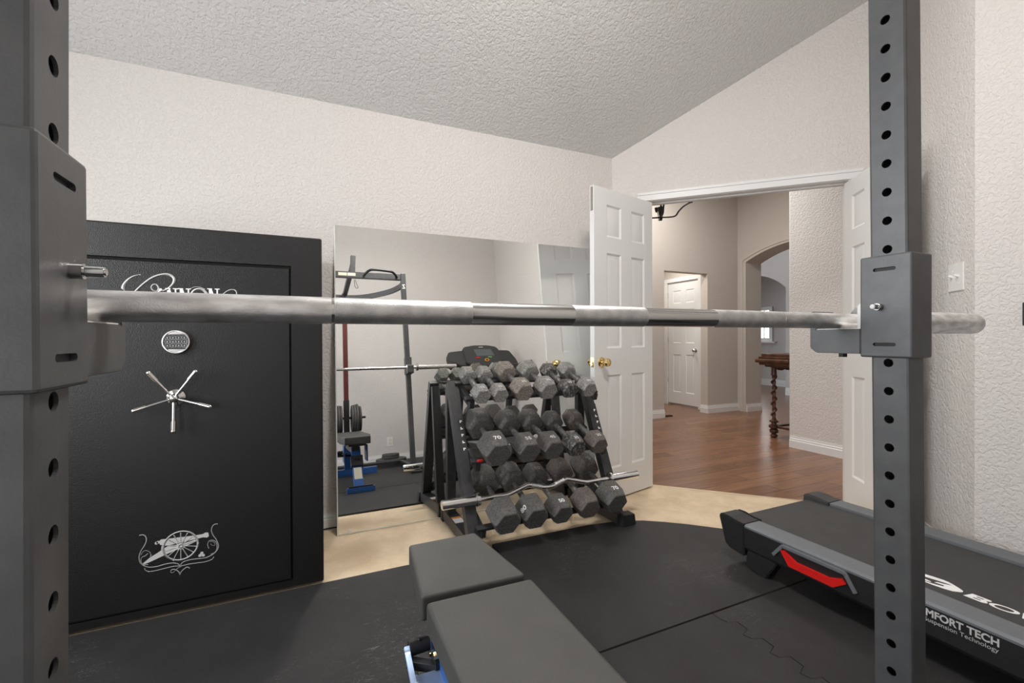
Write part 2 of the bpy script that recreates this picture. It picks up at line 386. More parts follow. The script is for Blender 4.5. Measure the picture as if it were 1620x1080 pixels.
g = G()
for a, b in (((FX0, FZ0 + .04), (FX0 + .03, FZ1 - .04)), ((FX1 - .03, FZ0 + .04), (FX1, FZ1 - .04)), ((FX0, FZ0), (FX1, FZ0 + .04)), ((FX0, FZ1 - .04), (FX1, FZ1))):
    g.span((a[0], YF - .05, a[1]), (b[0], YF - .01, b[1]))
w3 = struct('window_3', g, 'white_paint')
g = G(); g.span((FX0 - .03, YF - .03, FZ0 - .03), (FX1 + .03, YF + .04, FZ0), .004); put('window_sill', g, 'white_paint', w3)

# baseboards
def baseboard(name, p0, p1, h=0.085, t=0.014, mat='white_paint', steps=True):
    p0 = Vector((*p0, 0)); p1 = Vector((*p1, 0)); x = (p1 - p0); L = x.length; x.normalize()
    g = G(); F = frame(p0, x.cross(Vector((0, 0, 1))), (0, 0, 1))   # profile: local x = into the room
    prof = [(-.001, 0), (t, 0), (t, h * .62), (t * .72, h * .66), (t * .72, h * .80), (t * .45, h * .84), (t * .40, h), (-.001, h)]
    g.prism(prof, 0, L, frame(p0, -x.cross(Vector((0, 0, 1))), (0, 0, 1)) if False else frame(p0, x.cross(Vector((0, 0, 1))), (0, 0, 1), x))
    return struct(name, g, mat)
baseboard('baseboard_back', (XL, YB), (D0.x, YB))
baseboard('baseboard_front', (XR, YF), (XL, YF))
baseboard('baseboard_right', (XR, RC.y), (XR, YF))
baseboard('baseboard_left', (XL, YF), (XL, YB))
baseboard('baseboard_return', (D1.x, D1.y), (RC.x, RC.y))

# door casing round the double doorway
def casing_piece(g, pts, F, w=0.064):
    for (a0, b0), (a1, b1) in pts:
        g.box(((a0 + a1) / 2, (b0 + b1) / 2, 0.008), (abs(a1 - a0), abs(b1 - b0), 0.016), None, .003, 2, F)
g = G(); o_, i_, zt_ = 0.058, 0.0, 2.036
casing_piece(g, [((.24 - o_, 0), (.24, zt_)), ((1.465, 0), (1.465 + o_, zt_)), ((.24 - o_, zt_), (1.465 + o_, zt_ + o_))], DW)
for (a0, b0), (a1, b1) in [((.24 - o_ - .001, 0), (.24 - o_ + .018, zt_ + o_ - .018)), ((1.465 + o_ - .018, 0), (1.465 + o_ + .001, zt_ + o_ - .018)), ((.24 - o_ - .001, zt_ + o_ - .018), (1.465 + o_ + .001, zt_ + o_ + .001))]:
    g.box(((a0 + a1) / 2, (b0 + b1) / 2, 0.011), (abs(a1 - a0), abs(b1 - b0), 0.022), None, .004, 2, DW)
struct('trim_1', g, 'white_paint')
g = G()   # jamb lining and stop
for (a0, b0), (a1, b1) in [((.24, 0), (.252, 2.033)), ((1.453, 0), (1.465, 2.033)), ((.24, 2.033), (1.465, 2.045))]:
    g.box(((a0 + a1) / 2, (b0 + b1) / 2, -0.0575), (abs(a1 - a0), abs(b1 - b0), 0.117), None, 0, 2, DW)
for (a0, b0), (a1, b1) in [((.252, 0), (.262, 2.024)), ((1.443, 0), (1.453, 2.024)), ((.252, 2.024), (1.453, 2.033))]:
    g.box(((a0 + a1) / 2, (b0 + b1) / 2, -0.065), (abs(a1 - a0), abs(b1 - b0), 0.03), None, .002, 2, DW)
struct('trim_2', g, 'white_paint')

# six-panel door leaf; local x from the hinge, y through the thickness, z up
def leaf_mesh(g, w, z0, z1, y0, y1, cols, rows, mat):
    t = bmesh.new()
    xs = sorted({0, w, *[c for p in cols for c in p]}); zs = sorted({z0, z1, *[r for p in rows for r in p]})
    def q(a, b, c, d): t.faces.new([t.verts.new(p) for p in (a, b, c, d)])
    for y, s in ((y0, 1), (y1, -1)):
        for i in range(len(xs) - 1):
            for j in range(len(zs) - 1):
                xa, xb, za, zb = xs[i], xs[i + 1], zs[j], zs[j + 1]
                if (xa, xb) in cols and (za, zb) in rows:
                    rings = [(0, 0), (.012, .008), (.020, .008), (.042, .001)]
                    rr = [[(xa + k, y + s * d, za + k), (xb - k, y + s * d, za + k), (xb - k, y + s * d, zb - k), (xa + k, y + s * d, zb - k)] for k, d in rings]
                    for A, B in zip(rr, rr[1:]):
                        for k in range(4): q(A[k], A[(k + 1) % 4], B[(k + 1) % 4], B[k])
                    q(*rr[-1])
                else: q((xa, y, za), (xb, y, za), (xb, y, zb), (xa, y, zb))
    for a, b in (((0, z0), (w, z0)), ((w, z0), (w, z1)), ((w, z1), (0, z1)), ((0, z1), (0, z0))):
        q((a[0], y0, a[1]), (b[0], y0, b[1]), (b[0], y1, b[1]), (a[0], y1, a[1]))
    bmesh.ops.remove_doubles(t, verts=t.verts[:], dist=1e-5)
    g.add(t, mat)
COLS = [(.092, .237), (.344, .490)]; ROWS = [(.212, .820), (.992, 1.602), (1.705, 1.911)]
KNOB = [(0.0, 0), (.031, 0), (.033, .004), (.028, .009), (.013, .012), (.011, .026), (.018, .034), (.026, .042), (.0275, .052), (.022, .062), (.010, .066), (0, .0665)]
def door_leaf(name, pin, x, y, sgn, knob_mat='brass'):
    F = frame(pin, x, y, (0, 0, 1)); t = .035
    g = G(); leaf_mesh(g, .61, .012, 2.012, min(0, sgn * t), max(0, sgn * t), COLS, ROWS, F); d = struct(name, g, 'white_paint')
    for side in (0, 1):
        yy = sgn * t if side else 0; dirn = Vector(y) * (sgn if side else -sgn)
        o = F @ Vector((.546, yy, .905))
        g = G(); g.lathe(KNOB, 28, Matrix.Translation(o) @ dirn.to_track_quat('Z', 'Y').to_matrix().to_4x4()); put('knob', g, knob_mat, d, 'polished brass knob')
    g = G(); g.box((.6103, sgn * t / 2, .905), (.0015, .024, .06), None, 0, 2, F); g.box((.611, sgn * t / 2, .905), (.004, .012, .016), None, .001, 2, F); put('latch_plate', g, 'brass', d, 'brass latch plate on door edge')
    g = G(); g.box((.6103, sgn * t / 2, 1.93), (.0015, .020, .15), None, 0, 2, F); g.box((.611, sgn * t / 2, 1.95), (.003, .010, .05), None, 0, 2, F); put('flush_bolt', g, 'nickel', d, 'metal flush bolt let into door edge')
    for hz in (.2, 1.0, 1.8):
        g = G(); g.cyl(F @ Vector((-.004, -.004 * sgn, hz)), F @ Vector((-.004, -.004 * sgn, hz + .09)), .006, n=12); put('hinge', g, 'brass', d, 'brass hinge barrel')
    return d
ta = Vector((-.9711, -.2386, 0))
door_leaf('door_1', (2.209, 2.516, 0), ta, (.2386, -.9711, 0), 1)
t2 = Vector((math.cos(math.radians(232)), math.sin(math.radians(232)), 0))
door_leaf('door_2', tuple(D0 + DU * 1.463), t2, (-t2.y, t2.x, 0), -1)

# ------------------------------------------------------------------ hall beyond the doorway
HZ = 3.35
g = G(); g.prism([(4.24, 1.186), (4.24, 2.84), (4.26, 2.86), (5.7, 2.86), (5.7, 2.74), (4.36, 2.74), (4.36, 1.186)], 0, HZ); struct('wall_hall_right', g, 'wall_paint')
g = G(); g.span((1.9, 4.6, 0), (4.31, 4.72, HZ)); g.span((5.10, 4.6, 0), (5.82, 4.72, HZ)); g.span((4.31, 4.6, 1.955), (5.10, 4.72, HZ)); struct('wall_hall_back', g, 'hall_paint')
g = G(); g.span((1.80, 2.9, 0), (1.92, 4.72, HZ)); struct('wall_hall_left', g, 'hall_paint')
g = G(); g.prism([(3.46, 1.326), (3.30, 1.186), (4.3, 1.186), (4.3, 1.30)], 0, HZ); struct('wall_hall_near', g, 'hall_paint')
g = G(); g.prism([(1.85, 2.84), (2.21, 2.71), (3.36, 1.56), (3.42, 1.1), (4.4, 1.1), (4.4, 2.86), (10, 2.86), (10, 8), (1.85, 8)], HZ, HZ + .06); struct('ceiling_hall', g, 'ceiling_paint')
# entry recess behind the back wall
g = G(); g.span((4.12, 4.72, 0), (4.24, 6.0, 2.6)); struct('wall_entry_left', g, 'hall_paint')
g = G(); g.span((4.12, 6.0, 0), (5.5, 6.12, 2.6)); struct('wall_entry_back', g, 'hall_paint')
g = G(); g.span((5.27, 4.72, 0), (5.39, 4.915, 2.6)); g.span((5.27, 5.545, 0), (5.39, 6.0, 2.6)); g.span((5.27, 4.915, 1.936), (5.39, 5.545, 2.6)); struct('wall_entry_right', g, 'hall_paint')
g = G(); g.span((4.12, 4.72, 2.45), (5.39, 6.12, 2.5)); struct('ceiling_entry', g, 'ceiling_paint')
# closed six-panel door in the recess; its face looks to -X
F3 = frame((5.285, 4.915, 0), (0, 1, 0), (-1, 0, 0), (0, 0, 1))
g = G(); leaf_mesh(g, .63, .03, 1.935, -.035, 0, [(.10, .265), (.365, .53)], [(.21, .80), (.98, 1.50), (1.60, 1.80)], F3); d3 = struct('door_3', g, 'white_paint')
g = G(); g.lathe([(0, 0), (.026, 0), (.026, .006), (.012, .010), (.011, .03), (.024, .040), (.026, .052), (.016, .062), (0, .064)], 20, Matrix.Translation((5.285, 4.985, .87)) @ Vector((-1, 0, 0)).to_track_quat('Z', 'Y').to_matrix().to_4x4()); put('knob', g, 'nickel', d3, 'dull metal knob')
for hz in (.35, 1.0, 1.70):
    g = G(); g.cyl((5.279, 5.548, hz), (5.279, 5.548, hz + .08), .006, n=10); put('hinge', g, 'nickel', d3)
g = G()
for (y0, z0), (y1, z1) in [((4.855, 0), (4.915, 1.935)), ((5.545, 0), (5.605, 1.935)), ((4.855, 1.935), (5.605, 1.995))]:
    g.span((5.252, y0, z0), (5.272, y1, z1), .003)
struct('trim_3', g, 'white_paint')
g = G(); g.cyl((5.25, 5.615, 1.38), (5.205, 5.615, 1.38), .008, n=12); g.box((5.262, 5.615, 1.38), (.016, .05, .05), None, .004); g.box((5.262, 5.615, 1.32), (.012, .016, .10), None, .003); tag(put('door_chime_pull', g, 'nickel'), 'small metal fitting on the wall left of the closed white door in the recess', 'fitting')
# arch wall (X = 5.7 .. 6.0)
def arch_profile(y0, y1, zs, za, n=24):
    c = (y0 + y1) / 2; h = (y1 - y0) / 2; s = za - zs; R = (h * h + s * s) / (2 * s)
    return [(y0 + (y1 - y0) * k / n, za - R + math.sqrt(max(R * R - (y0 + (y1 - y0) * k / n - c) ** 2, 0))) for k in range(n + 1)]
AP = arch_profile(2.95, 4.45, 2.13, 2.30)
YZ = frame((0, 0, 0), (0, 1, 0), (0, 0, 1))   # local z = +X
g = G(); g.prism([(4.6, 0), (4.6, HZ), (2.86, HZ), (2.86, 0), (2.95, 0)] + AP + [(4.45, 0)], 5.7, 6.0, YZ); struct('wall_hall_arch', g, 'hall_paint')
g = G(); inner = [(2.95, 0)] + AP + [(4.45, 0)]; outer = [(2.87, 0)] + [(3.7 + (y - 3.7) * 1.115, z + .062) for y, z in AP] + [(4.537, 0)]
for k in range(len(inner) - 1):
    g.prism([inner[k], inner[k + 1], outer[k + 1], outer[k]], 5.678, 5.702, YZ)
for k in range(len(inner) - 1):
    a, b, c, d = inner[k], inner[k + 1], outer[k + 1], outer[k]
    m1 = lambda p, q: (p[0] * .55 + q[0] * .45, p[1] * .55 + q[1] * .45)
    g.prism([m1(a, d), m1(b, c), c, d], 5.668, 5.68, YZ)
struct('trim_4', g, 'hall_paint')
# far room
AP2 = arch_profile(5.44, 6.9, 1.98, 2.28)
g = G(); g.prism([(7.9, 0), (7.9, HZ), (2.86, HZ), (2.86, 0), (5.44, 0)] + AP2 + [(6.9, 0)], 8.0, 8.18, YZ); struct('wall_far_arch', g, 'far_paint')
g = G(); g.prism([(2.87, 0), (2.87, HZ), (7.9, HZ), (7.9, 0)], 9.3, 9.4, YZ); struct('wall_far', g, 'far_paint')
g = G(); g.span((5.82, 7.9, 0), (10, 8.0, HZ)); struct('wall_far_left', g, 'far_paint')
g = G(); g.span((5.7, 2.74, 0), (10, 2.86, HZ)); struct('wall_far_right', g, 'far_paint')
g = G()
for (y0, z0), (y1, z1) in [((6.60, .97), (7.5, 1.05)), ((6.60, 1.66), (7.5, 1.74)), ((6.60, 1.05), (6.67, 1.66)), ((7.43, 1.05), (7.5, 1.66)), ((6.78, 1.05), (6.80, 1.66))]:
    g.span((9.25, y0, z0), (9.30, y1, z1))
g.span((9.20, 6.52, .94), (9.30, 7.58, .97)); w2 = struct('window_2', g, 'white_paint')
g = G(); g.span((9.285, 6.67, 1.05), (9.292, 7.43, 1.66)); put('window_pane', g, 'bright_pane', w2)
baseboard('baseboard_hall_right', (4.24, 2.84), (4.24, 1.186), .11, .016)
baseboard('baseboard_hall_back', (1.92, 4.6), (4.31, 4.6), .11, .016)
baseboard('baseboard_hall_pier', (5.09, 4.6), (5.7, 4.6), .11, .016)
baseboard('baseboard_pier_end', (5.10, 4.72), (5.10, 4.59), .11, .016)
baseboard('baseboard_arch', (5.69, 4.45), (6.0, 4.45), .11, .016)
baseboard('baseboard_entry', (5.27, 6.0), (5.27, 5.605), .11, .016)
baseboard('baseboard_far', (9.3, 7.9), (9.3, 2.87), .14, .018)
baseboard('baseboard_far_arch', (8.0, 5.44), (8.0, 2.86), .14, .018)

# ================================================================== FLOOR MATS
MT = 0.012
def tabs(y0, y1, x, d=0.022, per=0.10):
    # interlocking edge running in Y; returns points from y1 down to y0
    out = []; y = y1
    while y - per > y0:
        out += [(x - d, y), (x - d, y - per * .32), (x + d, y - per * .22 - per * .22), (x + d, y - per * .86), (x - d, y - per * .96)] if False else \
               [(x - d, y - per * .02), (x - d * .6, y - per * .30), (x + d, y - per * .42), (x + d * .8, y - per * .88)]
        y -= per
    return out
def mat_obj(poly, label):
    g = G(); g.prism(poly, 0.0, MT); o = put('rubber_mat', g, 'mat_rubber'); tag(o, label, 'gym mat', 'black rubber gym floor mats'); return o
gp = 0.0045
mat_obj([(-1.60, 1.235 + gp), (.844, 1.235 + gp), (.844, 2.088), (-1.60, 2.088)], 'black rubber floor mat in front of the safe, its straight far edge on the carpet')
mat_obj([(.846, 1.235 + gp), (2.28, 1.235 + gp), (2.28, 1.54), (1.93, 1.885), (1.84, 1.96), (1.74, 2.03), (1.60, 2.085), (1.42, 2.11), (.846, 2.118)], 'black rubber floor mat under the front of the dumbbell rack with a rounded slanting corner')
tb = tabs(YF + .05, 1.20, 1.408)
mat_obj([(-1.60, YF + .03), (1.408 - .022, YF + .03)] + [(x - .0017, y) for x, y in reversed(tb)] + [(1.386, 1.235 - gp), (-1.60, 1.235 - gp)], 'black rubber floor mat under the bench with a jigsaw edge on its right')
mat_obj([(2.60, YF + .03), (2.60, 1.235 - gp), (1.3885, 1.235 - gp)] + [(x + .0017, y) for x, y in tb] + [(1.3885, YF + .03)], 'black rubber floor mat under the treadmill with a jigsaw edge on its left')

# ================================================================== GUN SAFE
SX0, SX1, SY0, SY1, SZ = -0.97, 0.056, 2.100, 2.690, 1.490
safe = thing('gun_safe', 'tall black gun safe with spoked chrome handle and keypad against the back wall', 'safe', (-.457, 2.4, 0))
DX0, DX1, DZ0, DZ1 = -0.845, -0.070, 0.052, 1.352
g = G(); g.span((SX0, SY0, .012), (SX1, SY1, SZ), .006)
body = g.mesh('body'); c = G(); c.span((DX0 - .006, SY0 - .02, DZ0 - .006), (DX1 + .006, SY0 + .022, DZ1 + .012)); body = cut(body, [c])
for f in body.polygons: f.use_smooth = False
link('body', body, 'safe_paint', safe)
g = G(); g.span((SX0 + .03, SY0 + .03, 0.0), (SX1 - .03, SY1 - .03, .0125)); put('plinth', g, 'safe_gap', safe)
g = G(); g.span((DX0, SY0 - .004, DZ0), (DX1, SY0 + .021, DZ1), .004); dr = put('door', g, 'safe_paint', safe)
g = G(); g.span((DX0 - .004, SY0 + .003, DZ1), (DX1 + .004, SY0 + .02, DZ1 + .009)); put('door_gap_seal', g, 'safe_gap', dr)
g = G(); g.span((DX0 - .004, SY0 + .003, DZ0 - .005), (DX1 + .004, SY0 + .018, DZ0)); put('door_gap_seal', g, 'safe_gap', dr)
YD = SY0 - .004; FD = FRONT(YD)
# lettering: swash C then serif capitals
g = G()
g.stroke([(-0.5668, 1.3002), (-0.5872, 1.2927), (-0.6049, 1.2775), (-0.6175, 1.2564), (-0.6177, 1.2359), (-0.6104, 1.2109), (-0.585, 1.1975), (-.555, 1.199), (-.52, 1.213), (-.50, 1.226)], .010, .0008, FD, (.15,))
g.stroke([(-.6045, 1.208), (-0.6003, 1.2144), (-0.58, 1.2406), (-0.5542, 1.2704), (-0.5282, 1.2926), (-0.4993, 1.3045), (-0.4782, 1.3041), (-0.4649, 1.2911), (-0.4677, 1.2713), (-0.4839, 1.251), (-0.5024, 1.2405), (-0.5235, 1.2299), (-0.5443, 1.2243)], .0085, .0009, FD, (.3,))
g.stroke([(-0.5235, 1.2299), (-0.5129, 1.2498), (-0.518, 1.2641), (-0.5284, 1.2652), (-0.535, 1.2537), (-0.5286, 1.2426), (-0.5182, 1.2398)], .004, .001, FD)
LB, LT = 1.192, 1.2515
def serif_N(x0, x1, dz):
    b, t = LB + dz, LT + dz; w = x1 - x0
    for xa in (x0 + w * .16, x1 - w * .16):
        g.flat([(xa - .0025, b), (xa + .0025, b), (xa + .0025, t), (xa - .0025, t)], .0008, FD)
    g.flat([(x0 + w * .08, t), (x0 + w * .34, t), (x1 - w * .12, b), (x1 - w * .36, b)], .0009, FD)
    for xa, z in ((x0 + w * .16, b), (x1 - w * .16, t), (x0 + w * .16, t)):
        g.flat([(xa - .008, z - .0018), (xa + .008, z - .0018), (xa + .008, z + .0018), (xa - .008, z + .0018)], .001, FD)
# A
g.flat([(-.528, LB), (-.521, LB), (-.508, LT), (-.512, LT)], .0008, FD); g.flat([(-.513, LT), (-.503, LT), (-.488, LB), (-.500, LB)], .0009, FD); g.flat([(-.520, 1.211), (-.497, 1.211), (-.498, 1.215), (-.519, 1.215)], .001, FD)
serif_N(-.490, -.4545, .0005); serif_N(-.450, -.4136, .0015)
ring = [(-.3845 + .0265 * math.cos(a), LB + .031 + .031 * math.sin(a)) for a in [2 * math.pi * k / 24 for k in range(25)]]
g.stroke(ring, .009, .0009, FD)
serif_N(-.3564, -.3194, .005)
g.stroke([(-0.4136, 1.2539), (-0.3997, 1.2612), (-0.3831, 1.2619), (-0.3663, 1.2542)], .0022, .0007, FD)
g.stroke([(-.325, 1.205), (-0.3124, 1.2276), (-0.2978, 1.2452), (-0.2803, 1.2554), (-0.2656, 1.255), (-0.2598, 1.2432), (-0.2629, 1.2259), (-.275, 1.212)], .0042, .0008, FD, (.4,))
put('lettering', g, 'white_mark', dr, 'pale maker lettering with a big swash first letter')
# cannon emblem
EMB = {
 'a': ([(-0.5775, 0.3289), (-0.5653, 0.3288), (-0.5575, 0.3186), (-0.5567, 0.3031), (-0.563, 0.2867), (-0.571, 0.2729), (-0.5772, 0.2567), (-0.5782, 0.2394), (-0.5731, 0.223), (-0.5627, 0.2109), (-0.5451, 0.2028), (-0.5238, 0.2015), (-0.4986, 0.205), (-0.4732, 0.2041), (-0.4585, 0.1965), (-0.4549, 0.1913)], .0032),
 'b': ([(-0.5729, 0.2558), (-0.564, 0.2683), (-0.5517, 0.2658), (-0.5439, 0.2543), (-0.5449, 0.2413), (-0.5413, 0.2494)], .0014),
 'c': ([(-0.5527, 0.2561), (-0.5607, 0.2489), (-0.5694, 0.2463), (-0.573, 0.2361), (-0.5713, 0.2248), (-0.5644, 0.2168), (-0.5521, 0.2153)], .002),
 'd': ([(-0.5627, 0.2033), (-0.5593, 0.1937), (-0.547, 0.1877), (-0.5275, 0.1868), (-0.4987, 0.1895), (-0.4733, 0.1911), (-0.4493, 0.1878), (-0.4251, 0.1895), (-0.3987, 0.1884), (-0.372, 0.1874), (-0.3507, 0.1922), (-0.3439, 0.2012)], .0026),
 'e': ([(-0.4512, 0.1927), (-0.4437, 0.2013), (-0.425, 0.2053), (-0.3986, 0.2044), (-0.3738, 0.2027), (-0.3525, 0.2087), (-0.3369, 0.2194), (-0.329, 0.2341), (-0.3289, 0.248), (-0.3365, 0.2703), (-0.3462, 0.2883), (-0.3509, 0.3077), (-0.3469, 0.3231), (-0.34, 0.3288), (-0.3303, 0.329)], .0030),
 'f': ([(-0.3601, 0.2379), (-0.3638, 0.2525), (-0.3599, 0.2655), (-0.3482, 0.2679), (-0.3366, 0.2588), (-0.3328, 0.2418), (-0.3349, 0.226), (-0.3428, 0.216), (-0.3544, 0.2137)], .0022),
 'g': ([(-0.356, 0.2625), (-0.3483, 0.2633), (-0.3406, 0.2549), (-0.3406, 0.2456), (-0.3503, 0.2487), (-0.3542, 0.2552)], .0012),
 'h': ([(-0.4825, 0.177), (-0.4752, 0.1799), (-0.4642, 0.1741), (-0.4569, 0.1647), (-0.454, 0.1539)], .0030),
 'i': ([(-0.454, 0.1539), (-0.4495, 0.1653), (-0.4402, 0.1746), (-0.4308, 0.1793), (-0.4233, 0.1732)], .0030),
 'j': ([(-0.4843, 0.1752), (-0.4807, 0.1688), (-0.4734, 0.1694), (-0.4679, 0.1761), (-0.4586, 0.1831), (-0.4494, 0.1856)], .0014)}
g = G()
for k, (p, w_) in EMB.items(): g.stroke(p, w_, .0008, FD)
wc = Vector((-.4506, .2655)); wr = .0545
g.stroke([(wc.x + wr * math.cos(2 * math.pi * k / 32), wc.y + wr * math.sin(2 * math.pi * k / 32)) for k in range(33)], .0068, .0010, FD)
for k in range(14):
    a = 2 * math.pi * (k + .5) / 14; g.stroke([(wc.x + .008 * math.cos(a), wc.y + .008 * math.sin(a)), (wc.x + wr * math.cos(a), wc.y + wr * math.sin(a))], .0030, .0009, FD)
g.stroke([(wc.x + .006 * math.cos(2 * math.pi * k / 12), wc.y + .006 * math.sin(2 * math.pi * k / 12)) for k in range(13)], .006, .0012, FD)
g.flat([(-0.5196, 0.2938), (-0.5124, 0.3013), (-0.4055, 0.297), (-0.3789, 0.2978), (-0.3712, 0.3021), (-0.3616, 0.3004), (-0.3597, 0.2862), (-0.3656, 0.2816), (-0.379, 0.2852), (-0.398, 0.2831), (-0.4981, 0.2741), (-0.5143, 0.2817)], .0007, FD)
g.flat([(-0.5054, 0.2644), (-0.4909, 0.2727), (-0.4487, 0.2712), (-0.4037, 0.2807), (-0.4019, 0.2735), (-0.4451, 0.2569), (-0.4875, 0.2452), (-0.545, 0.2237), (-0.5626, 0.2186), (-0.5679, 0.2219), (-0.5466, 0.2395), (-0.5235, 0.2524)], .0006, FD)
g.flat([(-0.5107, 0.2765), (-0.5053, 0.2755), (-0.5055, 0.2599), (-0.5117, 0.2612)], .0006, FD)
for p in ((-.5259, .2905), (-.5214, .2925), (-.3832, .2241), (-.3894, .2158), (-.3785, .2145)):
    g.flat([(p[0] + .0055 * math.cos(2 * math.pi * k / 12), p[1] + .0055 * math.sin(2 * math.pi * k / 12)) for k in range(12)], .0008, FD)
put('emblem', g, 'silver_print', dr, 'silver emblem of a field cannon over scrollwork')
# keypad
kc = Vector((-.4573, YD, 1.0495)); kr = .0466
KM = Matrix.Translation(kc) @ Vector((0, -1, 0)).to_track_quat('Z', 'Y').to_matrix().to_4x4()
g = G(); g.lathe([(kr, 0), (kr, .012), (kr - .003, .017), (kr - .0065, .017), (kr - .0075, .010), (0, .010)], 40, KM)
kp = put('keypad', g, 'chrome', safe, 'round keypad with chrome rim')
FK = FRONT(YD - .010)
ins = [(kc.x + .039 * math.cos(a), kc.z + max(-.0285, min(.0285, .039 * math.sin(a)))) for a in [2 * math.pi * k / 40 for k in range(40)]]
g = G(); g.flat(ins, .0045, FK); put('key_panel', g, 'dark_plastic', kp)
F4 = FRONT(YD - .0145)
for r_, zz in enumerate((.0155, .0005, -.0145)):
    for c_ in range(4):
        xx = kc.x + (c_ - 1.5) * .0178; g = G(); g.stroke([(xx - .0065, kc.z + zz - .0058), (xx + .0065, kc.z + zz - .0058), (xx + .0065, kc.z + zz + .0058), (xx - .0065, kc.z + zz + .0058), (xx - .0065, kc.z + zz - .0058)], .0012, .0012, F4)
        g.flat([(xx - .0014, kc.z + zz - .0030), (xx + .0014, kc.z + zz - .0030), (xx + .0014, kc.z + zz + .0025), (xx - .0014, kc.z + zz + .0025)], .0012, F4); put('key', g, 'silver_print', kp)
# five-spoke handle
hc = Vector((-.4600, YD, .838))
g = G(); g.lathe([(.030, 0), (.030, .006), (.018, .010), (.014, .030)], 28, Matrix.Translation(hc) @ Vector((0, -1, 0)).to_track_quat('Z', 'Y').to_matrix().to_4x4()); g.sph(hc + Vector((0, -.040, 0)), .0165, n=28)
hw = put('wheel_handle', g, 'chrome', safe, 'chrome hub of the five-spoke handle')
for k in range(5):
    a = math.radians(-90 + 72 * k); d = Vector((math.cos(a), -.10, math.sin(a))).normalized(); o0 = hc + Vector((0, -.040, 0))
    g = G(); g.cyl(o0 + d * .012, o0 + d * .085, .0045, .0058, 16); g.cyl(o0 + d * .084, o0 + d * .122, .0086, .0086, 18, .002); g.sph(o0 + d * .122, .0085); put('spoke', g, 'chrome', hw)

# ================================================================== MIRROR leaning on the back wall
MB_ = math.radians(4.45); MY_ = 2.578; MX0, MX1, ML = .135, 1.965, 1.803
mir = thing('wall_mirror', 'large frameless mirror leaning on the back wall behind the dumbbell rack', 'mirror', ((MX0 + MX1) / 2, MY_, 0))
MF = frame((0, MY_, .002), (1, 0, 0), (0, math.sin(MB_), math.cos(MB_)))     # local z faces the room
g = G(); g.box(((MX0 + MX1) / 2, ML / 2, -.0002), (MX1 - MX0 - .012, ML - .012, .0006), None, 0, 2, MF); put('glass', g, 'mirror_glass', mir)
g = G(); g.box(((MX0 + MX1) / 2, ML / 2, -.0037), (MX1 - MX0, ML, .006), None, .0015, 2, MF); put('glass_edge', g, 'mirror_edge', mir, 'pale polished edge')
g = G(); g.box((.20, .012, .0012), (.016, .022, .004), None, .001, 2, MF); put('clip', g, 'clear_plastic', mir, 'small clear plastic clip at bottom left')

# ================================================================== POWER RACK
rack = thing('power_rack', 'charcoal steel power rack with perforated posts filling both sides of the photo', 'power rack', (.385, .2, 0))
UY0, UY1 = .424, .482; HZ0 = 1.263; PITCH = .0508
def upright(xin, sgn, lean):
    # xin: inner face at camera height, sgn: direction away from the rack's middle
    x0, x1 = (xin, xin + .050) if sgn > 0 else (xin - .050, xin)
    g = G(); g.span((x0, UY0, MT), (x1, UY1, 2.13), .004)
    me = g.mesh('u'); c = G(); c.span((x0 + .003, UY0 + .003, -.1), (x1 - .003, UY1 - .003, 2.2)); c2 = G()
    for k in range(-22, 17):
        z = HZ0 + PITCH * k; c2.cyl((x0 - .01, .4545, z), (x1 + .01, .4545, z), .0076, n=20)
    me = cut(me, [c, c2])
    for v in me.vertices: v.co.x += lean * (CAM_H - v.co.z)
    return me
def shade(me):
    bm = bmesh.new(); bm.from_mesh(me)
    for f in bm.faces: f.smooth = False
    bm.to_mesh(me); bm.free(); return me
ur = link('upright', shade(upright(.947, 1, .018)), 'rack_grey', rack)
ul = link('upright', shade(upright(-.176, -1, -.008)), 'rack_grey', rack)
g = G(); g.span((.936, UY0 - .03, .0121), (1.045, .62, .030), .003); put('foot', g, 'rack_black', rack)
g = G(); g.span((-.265, UY0 - .03, .0121), (-.155, .62, .030), .003); put('foot', g, 'rack_black', rack)
for xr in (.985, -.21):
    g = G(); g.bar((xr, .42, .05), (xr, -.175, .05), .05, .05, bev=.003); put('base_rail', g, 'rack_black', rack)
g = G(); g.bar((-.185, -.15, .05), (.96, -.15, .05), .05, .05, bev=.003); put('base_rail', g, 'rack_black', rack)
g = G(); g.span((-.165, UY0 + .004, 2.055), (.925, UY1 - .004, 2.118), .003); cb = put('crossbeam', g, 'rack_grey', rack)
for xa, xb in ((.288, .372), (.378, .458)):
    g = G(); g.span((xa, UY1 - .0045, 2.072), (xb, UY1 - .003, 2.104)); put('warning_label', g, 'cream_label', cb, 'small white warning label')
g = G()
g.tube(smooth3([(.545, .478, 2.085), (.56, .515, 2.10), (.60, .545, 2.125), (.66, .550, 2.13), (.78, .550, 2.122), (.83, .54, 2.115), (.865, .515, 2.09), (.88, .478, 2.08)], 4), .013, 12); put('pull_up_handle', g, 'rack_black', rack)
g = G()
g.tube(smooth3([(.225, .478, 2.085), (.21, .515, 2.10), (.17, .545, 2.125), (.11, .550, 2.13), (-.01, .550, 2.122), (-.06, .54, 2.115), (-.095, .515, 2.09), (-.11, .478, 2.08)], 4), .013, 12); put('pull_up_handle', g, 'rack_black', rack)
def ribbon(pts, h, t):
    g = G(); P = smooth3(pts, 6)
    for a, b in zip(P, P[1:]): g.bar(a, b + (b - a) * .05, t, h, (0, 0, 1))
    return g
g = ribbon([(.955, .43, 2.03), (.94, .32, 2.015), (.86, .17, 2.00), (.72, .02, 1.99), (.57, -.09, 1.985), (.44, -.125, 1.985), (.385, -.125, 1.985)], .055, .03); put('curved_brace', g, 'rack_grey', rack)
